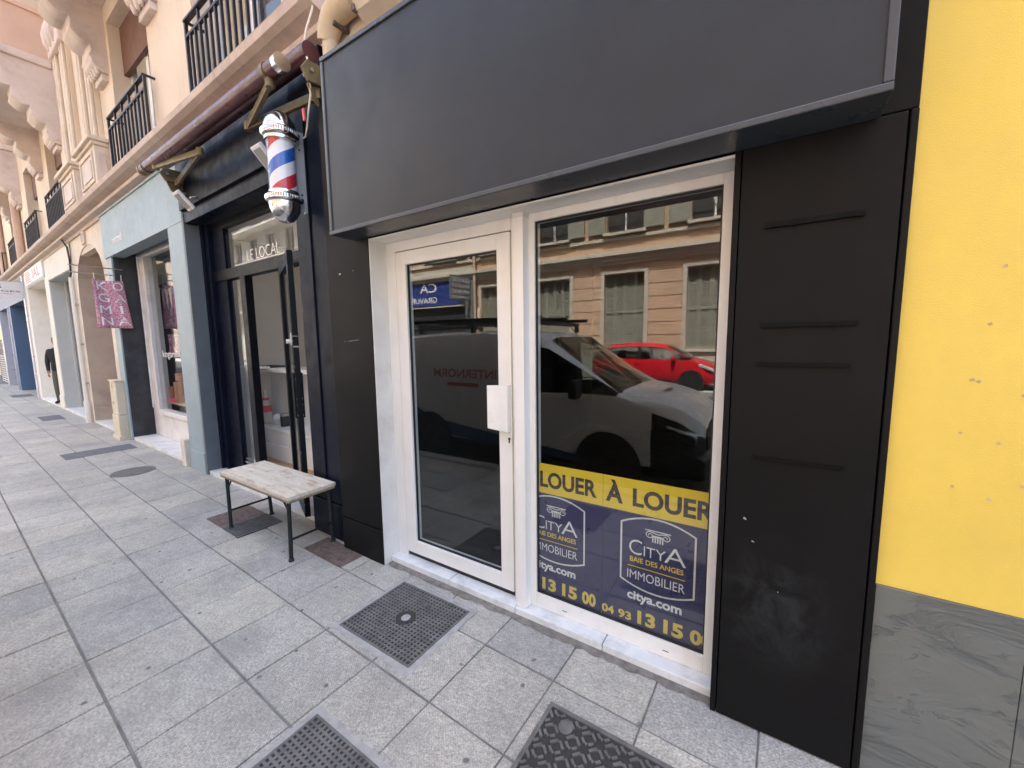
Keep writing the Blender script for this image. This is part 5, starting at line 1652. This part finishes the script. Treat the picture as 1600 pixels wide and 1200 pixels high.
for o in oops:
    for nm, a in (('window_surround', (o[0] - .15, o[0], o[2], o[3] + .15)), ('window_surround', (o[1], o[1] + .15, o[2], o[3] + .15)), ('window_lintel', (o[0], o[1], o[3], o[3] + .15))):
        box(nm, 'opp_trim', op, a[0], a[1], OY - .02, OY + .07, a[2], a[3], 0.01)
    box('window_sill', 'opp_trim', op, o[0] - .2, o[1] + .2, OY - .02, OY + .12, o[2] - .1, o[2] - .001, 0.01)
    wdt = (o[1] - o[0]) / 4
    for q in range(4):
        x = o[0] + q * wdt
        sh = box('shutter', 'shutter', op, x + .004, x + .065, OY - .17, OY - .13, o[2], o[3], 0.003)
        box('shutter_stile', 'shutter', sh, x + wdt - .065, x + wdt - .004, OY - .17, OY - .13, o[2], o[3], 0.003)
        for zc in (o[2], o[2] + 1.42, o[3] - .08):
            box('shutter_rail', 'shutter', sh, x + .065, x + wdt - .065, OY - .17, OY - .13, zc, zc + .08)
        for zc in (o[2] + .09, o[2] + 1.51):
            l_ = inst('louvres', sl_me, sh, (x + .065, OY - .15, zc))
            l_.scale = ((wdt - .13) / .30, 1, 1.0)
    box('window_back', 'dim_backing', op, o[0], o[1], OY - .21, OY - .20, o[2], o[3])
sh2 = MB()
for z in (0, .72, 1.44, 2.30):
    sh2.box(0, .72, -.02, .02, z, z + .08)
for x in (0, .33, .66):
    sh2.box(x, x + .06, -.02, .02, .08, 2.30)
sh2.box(.03, .70, -.008, .008, .05, 2.3)
s2m = sh2.mesh('open_shutter'); s2m.materials.append(M['shutter'])
for o in oops1:
    inst('open_shutter', s2m, op, (o[0] - .74, OY + .12, o[2]), 0)
    inst('open_shutter', s2m, op, (o[1] + .02, OY + .12, o[2]), 0)
    box('window_back', 'dim_backing', op, o[0], o[1], OY - .21, OY - .20, o[2], o[3])
    box('window_mullion', 'win_white', op, (o[0] + o[1]) / 2 - .05, (o[0] + o[1]) / 2 + .05, OY - .16, OY - .12, o[2], o[3])
    box('window_sill', 'opp_trim', op, o[0] - .1, o[1] + .1, OY - .02, OY + .2, o[2] - .12, o[2] - .02, 0.01)
    rl = box('railing', 'rail', op, o[0], o[1], OY + .05, OY + .08, o[2] + .85, o[2] + .89)
    for k in range(1, 14):
        x = o[0] + (o[1] - o[0]) * k / 14
        box('bar', 'rail', rl, x - .01, x + .01, OY + .055, OY + .075, o[2], o[2] + .85)
for o in oops2:
    box('window_back', 'dim_backing', op, o[0], o[1], OY - .21, OY - .20, o[2], o[3])
    inst('open_shutter', s2m, op, (o[0] - .74, OY + .08, o[2]), 0)
    inst('open_shutter', s2m, op, (o[1] + .02, OY + .08, o[2]), 0)
sx0 = -9.75
pv = thing('wall_downpipe', 'salmon downpipe on the opposite house', 'pipe', (-12.4, OY, 0))
MB().tube([(-12.24, OY + .22, 0), (-12.24, OY + .22, 8)], 0.07, 12).build('pipe', 'rose_pipe', pv, smooth=True)
MB().tube([(-12.02, OY + .2, 0), (-12.02, OY + .2, 2.9), (-12.1, OY + .1, 3.1)], 0.09, 12).build('gas_pipe', 'rose_pipe', pv, smooth=True)
# engraver's shop on the left end
es = thing('engraver_shopfront', 'dark engraver shopfront with blue sign across the street', 'shopfront', (-12.4, OY, 0))
box('front', 'dark_print', es, -18.0, -12.3, OY - .05, OY + .12, 0.0, 4.85)
box('fascia_trim', 'opp_trim', es, -18.0, -12.3, OY + .1, OY + .2, 4.86, 5.2)
bsn = box('blue_sign', 'sign_blue', es, -18.0, -13.3, OY + .12, OY + .16, 3.42, 4.72)
sm_ = lambda u, w: (-u, OY + .165, w)
mb = MB()
text(mb, 'CA', 14.8, 16.0, 4.10, 4.58, sm_, 0.01)
text(mb, 'GRAVURE', 14.8, 16.9, 3.56, 3.86, sm_, 0.01)
mb.build('sign_lettering', 'white_print', bsn, fix=False)
box('ledge', 'opp_trim', es, -18.0, -13.0, OY + .1, OY + .3, 3.30, 3.36)
box('pier', 'door_grey', es, -12.85, -12.31, OY + .05, OY + .2, 0.0, 4.6)
for i in range(4):
    box('shelf', 'door_grey', es, -17.9, -13.3, OY + .12, OY + .18, 0.6 + i * .55, .66 + i * .55)
gs = thing('engraving_sign', 'grey projecting engraving sign across the street', 'sign', (-12.55, OY + .6, 3.4))
box('board', 'grey_board', gs, -12.60, -12.50, OY + .2, OY + 1.65, 3.50, 4.62, 0.01)
gm = lambda u, w: (-12.495, u, w)
mb = MB()
y0 = OY + .28
for i, (s_, z0, z1) in enumerate((('GRAVURE', 4.32, 4.54), ('SIGNALETIQUE', 4.06, 4.24), ('IMPRIMERIE', 3.80, 3.97), ('TAMPONS', 3.58, 3.70))):
    text(mb, s_, y0, y0 + 1.3, z0, z1, gm, 0.01)
mb.build('lettering', 'white_print', gs, fix=False)
# white house further left
ow = thing('opposite_white_house', 'white balconied house farther along the opposite side', 'building', (-30, OY, 0))
wops = [(-20.6 - 3.2 * k, -19.2 - 3.2 * k, 4.6 + 3.4 * j, 7.2 + 3.4 * j) for k in range(9) for j in range(4)]
mb = MB()
opp_wall(mb, -52, -18.05, 0, 18, wops)
mb.build('wall', 'opp_white', ow)
box('rear_mass', 'opp_white', ow, -52, -18.05, OY - 9, OY - .5, 0, 18)
for z in (4.2, 7.6, 11.0):
    box('balcony', 'opp_white', ow, -50, -18.6, OY, OY + .8, z, z + .16, 0.02)
    r_ = box('railing', 'rail', ow, -50, -18.6, OY + .74, OY + .77, z + 1.08, z + 1.12)
    mb = MB()
    for k in range(200):
        x = -50 + k * .157
        mb.box(x, x + .02, OY + .745, OY + .765, z + .16, z + 1.08)
    tag(mb.build('baluster_row', 'rail', ow), kind='stuff')
for o in wops:
    box('window_back', 'dim_backing', ow, o[0], o[1], OY - .21, OY - .20, o[2], o[3])
    box('window_mullion', 'win_white', ow, (o[0] + o[1]) / 2 - .06, (o[0] + o[1]) / 2 + .06, OY - .15, OY - .1, o[2], o[3])

# the opposite row goes on and the street is closed by a cross house
ot = thing('opposite_terrace', 'beige terrace far along the opposite side', 'building', (-80, OY, 0))
tops = [(-54.5 - 3.6 * k, -53.2 - 3.6 * k, 1.2 + 3.5 * j, 3.4 + 3.5 * j) for k in range(17) for j in range(4)]
mb = MB()
opp_wall(mb, -118, -52.05, 0, 16, tops)
mb.build('wall', 'stone_reveal', ot)
box('rear_mass', 'stone_reveal', ot, -118, -52.05, OY - 9, OY - .5, 0, 16)
for o in tops:
    box('window_back', 'dim_backing', ot, o[0], o[1], OY - .21, OY - .20, o[2], o[3])
ce = thing('end_house', 'pale house closing the far end of the street', 'building', (-118, -5, 0))
m2 = wall_open(MB(), -24, 12, 0, 15, [(-22 + 3.4 * k, -20.6 + 3.4 * k, 1 + 3.5 * j, 3.3 + 3.5 * j) for k in range(10) for j in range(4)], 0.0, 0.3)
m2.v = [(-117 - y, x, z) for x, y, z in m2.v]
m2.build('wall', 'stone', ce)
box('rear_mass', 'dim_backing', ce, -126, -117.35, -24, 12, 0, 15)
# ------------------------------------------------------------------ vehicles
def loft(stations, ny=9):
    """stations: (x, [(halfwidth, z) from sill up to roof centre])"""
    return stations

def vehicle(name, label, cat, loc, mat, secs, regions, wheels, wr, extras):
    """secs: list of (x, pts) with pts [(half_width, z)...] going from bottom edge to roof centre line; regions(i, j, side)->part name or None"""
    t = thing(name, label, cat, loc)
    ox, oy, oz = loc
    n = len(secs[0][1])
    mbs = {}
    for side in (-1, 1):
        for i in range(len(secs) - 1):
            for j in range(n - 1):
                pn = regions(i, j)
                mb = mbs.setdefault((pn, side if pn not in ('body', 'windscreen', 'rear_window', 'front_bumper') else 0), MB())
                (xa, A_), (xb, B_) = secs[i], secs[i + 1]
                q = [(ox + xa, oy + side * A_[j][0], oz + A_[j][1]), (ox + xb, oy + side * B_[j][0], oz + B_[j][1]),
                     (ox + xb, oy + side * B_[j + 1][0], oz + B_[j + 1][1]), (ox + xa, oy + side * A_[j + 1][0], oz + A_[j + 1][1])]
                mb.quad(*q)
    for (pn, sd), mb in mbs.items():
        me = mb.mesh(pn, loc, False)
        bm_ = bmesh.new(); bm_.from_mesh(me)
        bmesh.ops.remove_doubles(bm_, verts=bm_.verts, dist=0.0005)
        bmesh.ops.recalc_face_normals(bm_, faces=bm_.faces)
        bm_.to_mesh(me); bm_.free()
        o = obj(pn, me, 'glass_car' if 'window' in pn or 'windscreen' in pn else ('car_black' if pn in ('front_bumper', 'sill_cladding') else mat), t, smooth=True)
        ORG[o.name] = loc
        if pn == 'body':
            ends = MB()
            for idx in (0, -1):
                x, P = secs[idx]
                ring = [(ox + x, oy + h, oz + z) for h, z in P] + [(ox + x, oy - h, oz + z) for h, z in reversed(P[:-1])]
                ends.add(ring, [tuple(range(len(ring)))])
            e_ = ends.build('end_panel', 'car_black', t)
    for (wx, wy) in wheels:
        w_ = MB().lathe([(wr * .62, wy - .10), (wr * .93, wy - .10), (wr, wy - .07), (wr, wy + .07), (wr * .93, wy + .10), (wr * .62, wy + .10)], (ox + wx, oy, oz + wr), 28, 'y').build('wheel', 'tyre', t, smooth=True)
        s = 1 if wy > 0 else -1
        rim = MB().lathe([(wr * .64, wy + s * .085), (wr * .60, wy + s * .075), (wr * .56, wy + s * .03), (0.02, wy + s * .03)], (ox + wx, oy, oz + wr), 24, 'y').build('rim', 'car_black', w_, smooth=True)
        for k in range(7):
            a = 2 * math.pi * k / 7
            MB().bar((ox + wx + .05 * math.cos(a), oy + wy + s * .085, oz + wr + .05 * math.sin(a)), (ox + wx + wr * .6 * math.cos(a), oy + wy + s * .085, oz + wr + wr * .6 * math.sin(a)), 0.05, 0.03).build('spoke', 'alloy', w_)
        # dark wheel arch
        MB().lathe([(wr * 1.18, wy - s * .12), (wr * 1.18, wy + s * .012 + s * .10)], (ox + wx, oy, oz + wr), 28, 'y').build('wheel_arch', 'car_black', t)
    extras(t, ox, oy, oz)
    return t

# small white delivery van, front towards +X
def vsec(x, zb, belt, top, wb, wbelt, wt, k=0.0):
    return (x, [(wb - .06, zb), (wb, zb + .12), (wb + .01, (zb + belt) / 2), (wbelt, belt), (wbelt - .015, belt + .05), (wbelt + (wt - wbelt) * .85, belt + (top - belt) * .80),
                (wt - .06, top - .045), (wt - .20, top - .006), (0.0, top)])
vs_ = [vsec(0.0, .35, 1.0, 1.72, .86, .88, .78), vsec(.06, .28, 1.0, 1.80, .90, .92, .82), vsec(.9, .25, 1.0, 1.85, .92, .93, .83), vsec(1.9, .25, 1.0, 1.86, .92, .93, .83),
       vsec(2.45, .25, 1.02, 1.83, .92, .93, .82), vsec(2.74, .25, 1.04, 1.76, .92, .93, .78), vsec(3.20, .25, 1.06, 1.44, .92, .925, .78), vsec(3.62, .25, 1.05, 1.15, .92, .91, .80),
       vsec(4.0, .25, .95, 1.09, .91, .89, .80), vsec(4.26, .25, .86, 1.02, .88, .83, .76), vsec(4.42, .27, .74, .90, .76, .72, .66), vsec(4.48, .32, .66, .80, .62, .58, .52)]
def vreg(i, j):
    if i in (5, 6) and j >= 6: return 'windscreen'
    if i in (4, 5, 6) and j in (4,): return 'side_window'
    if i >= 8 and j <= 2: return 'front_bumper'
    if j == 0: return 'sill_cladding'
    return 'body'
def vextra(t, ox, oy, oz):
    def B(nm, mat, a, par=None, bev=0.01):
        return box(nm, mat, par or t, ox + a[0], ox + a[1], oy + a[2], oy + a[3], oz + a[4], oz + a[5], bev)
    B('bumper', 'car_black', (4.2, 4.52, -.80, .80, .25, .50), bev=.05)
    g = B('grille', 'car_black', (4.40, 4.50, -.52, .52, .52, .68), bev=.02)
    B('badge', 'alloy', (4.49, 4.515, -.07, .07, .54, .68), g)
    for s in (-1, 1):
        MB().prism([(ox + 4.14, oz + .70), (ox + 4.43, oz + .62), (ox + 4.43, oz + .70), (ox + 4.16, oz + .80)], oy + s * .56, oy + s * .87, 'y').build('headlight', 'smoked', t, 0.02)
        MB().prism([(ox + 4.145, oz + .80), (ox + 4.44, oz + .715), (ox + 4.44, oz + .735), (ox + 4.15, oz + .825)], oy + s * .54, oy + s * .875, 'y').build('light_strip', 'lamp', t, 0.004)
        m_ = MB().box(ox + 3.1, ox + 3.22, oy + s * .97 - .08, oy + s * .97 + .08, oz + 1.05, oz + 1.27).build('wing_mirror', 'car_black', t, 0.03)
    for x in (.5, 1.5, 2.4):
        B('roof_bar', 'car_black', (x, x + .05, -.78, .78, 1.92, 1.97), bev=.005)
    for y in (-.72, .72, 0):
        B('rack_rail', 'car_black', (.2, 2.6, y - .025, y + .025, 1.98, 2.03), bev=.005)
    for x in (.5, 1.5, 2.4):
        for y in (-.74, .74):
            B('rack_foot', 'car_black', (x, x + .05, y - .03, y + .03, 1.83, 1.92), bev=.004)
    MB().tube([(ox + 2.75, oy, oz + 1.80), (ox + 2.55, oy, oz + 2.0)], 0.008, 6).build('aerial', 'car_black', t)
    # print on the kerb side
    sd = lambda u, w: (ox + 4.5 - 4.5 + (-u), oy + .945, oz + w)
    mb = MB()
    text(mb, 'INTERNORM', -2.05, -.95, 1.22, 1.34, sd, 0.02)
    mb.build('side_lettering', 'van_red', t, fix=False)
    mb = MB().box(ox + 1.2, ox + 1.75, oy + .937, oy + .943, oz + 1.10, oz + 1.15)
    mb.build('side_stripe', 'van_red', t)
    mb = MB().prism([(ox + .1, oz + .45), (ox + 3.4, oz + .30), (ox + 3.4, oz + .36), (ox + .8, oz + .62), (ox + .1, oz + 1.0)], oy + .925, oy + .944, 'y')
    mb.build('side_swoosh', 'van_blue', t)
    mb = MB()
    for k in range(16):
        a = 2 * math.pi * k / 16
        mb.bar((ox + 2.42 + .06 * math.cos(a), oy + .942, oz + 1.26 + .08 * math.sin(a)), (ox + 2.42 + .11 * math.cos(a), oy + .942, oz + 1.26 + .14 * math.sin(a)), .016, .004)
    mb.build('round_emblem', 'car_black', t)
    MB().prism([(ox + 3.93, oy - .16), (ox + 4.0, oy - .17), (ox + 4.01, oy + .17), (ox + 3.94, oy + .16)], oz + 1.095, oz + 1.10, 'z').build('bonnet_emblem', 'van_blue', t)
    MB().prism([(ox + 3.94, oy - .15), (ox + 4.0, oy - .16), (ox + 4.0, oy - .05), (ox + 3.94, oy - .05)], oz + 1.1005, oz + 1.104, 'z').build('bonnet_emblem', 'van_red', t)
    B('dashboard', 'seat', (2.9, 3.35, -.75, .75, .9, 1.02), bev=.05)
    for y in (-.4, .4):
        B('seat', 'seat', (2.3, 2.5, y - .24, y + .24, .6, 1.35), bev=.06)
    B('bulkhead', 'seat', (2.0, 2.04, -.85, .85, .4, 1.75))
vehicle('delivery_van', 'white delivery van with roof rack parked behind the photographer', 'van', (-5.03, -3.07, -0.13), 'van', vs_, vreg, [(.85, .84), (.85, -.84), (3.53, .84), (3.53, -.84)], .32, vextra)

# red hatchback by the far kerb, front towards +X
cs_ = [vsec(0.0, .40, .85, 1.05, .70, .72, .60), vsec(.12, .30, .90, 1.28, .80, .81, .62), vsec(.55, .25, .92, 1.42, .84, .85, .60), vsec(1.2, .22, .92, 1.48, .85, .86, .58),
       vsec(1.9, .22, .91, 1.48, .85, .86, .58), vsec(2.4, .22, .90, 1.40, .85, .86, .58), vsec(2.8, .22, .90, 1.18, .85, .86, .60), vsec(3.12, .22, .89, .98, .85, .84, .64),
       vsec(3.5, .22, .80, .88, .84, .80, .62), vsec(3.8, .24, .66, .74, .78, .70, .54), vsec(3.95, .30, .55, .62, .62, .56, .42)]
def creg(i, j):
    if i in (5, 6) and j >= 6: return 'windscreen'
    if i in (0, 1) and j >= 6: return 'rear_window'
    if i in (1, 2, 3, 4, 5, 6) and j == 4: return 'side_window'
    return 'body'
def cextra(t, ox, oy, oz):
    def B(nm, mat, a, par=None, bev=0.01):
        return box(nm, mat, par or t, ox + a[0], ox + a[1], oy + a[2], oy + a[3], oz + a[4], oz + a[5], bev)
    for s in (-1, 1):
        MB().prism([(ox + 3.35, oz + .76), (ox + 3.80, oz + .60), (ox + 3.78, oz + .70), (ox + 3.40, oz + .85)], oy + s * .60, oy + s * .83, 'y').build('headlight', 'lamp', t, 0.02)
        B('wing_mirror', 'car_red', (2.62, 2.74, s * .93 - .08, s * .93 + .08, .93, 1.07), bev=.03)
        B('door_handle', 'car_red', (1.5, 1.66, s * .87 - .015, s * .87 + .015, .82, .85), bev=.008)
        B('pillar', 'car_black', (1.58, 1.66, s * .80 - .05, s * .80 + .05, .92, 1.38), bev=.01)
        B('sill_trim', 'car_black', (.8, 3.0, s * .86 - .01, s * .86 + .01, .26, .32), bev=.005)
    B('bumper', 'car_black', (3.75, 3.97, -.60, .60, .28, .42), bev=.03)
    for x in (1.45, .62):
        for y in (-.36, .36):
            B('seat', 'seat', (x, x + .16, y - .24, y + .24, .5, 1.22), bev=.06)
    MB().lathe([(.17, 2.22), (.19, 2.235), (.17, 2.25)], (ox, oy + .36, oz + .98), 20, 'x').build('steering_wheel', 'seat', t)
    B('dashboard', 'seat', (2.35, 2.75, -.72, .72, .78, .92), bev=.05)
vehicle('red_hatchback', 'red hatchback parked across the street', 'car', (-5.22, -11.80, -0.03), 'car_red', cs_, creg, [(.68, .76), (.68, -.76), (3.18, .76), (3.18, -.76)], .30, cextra)
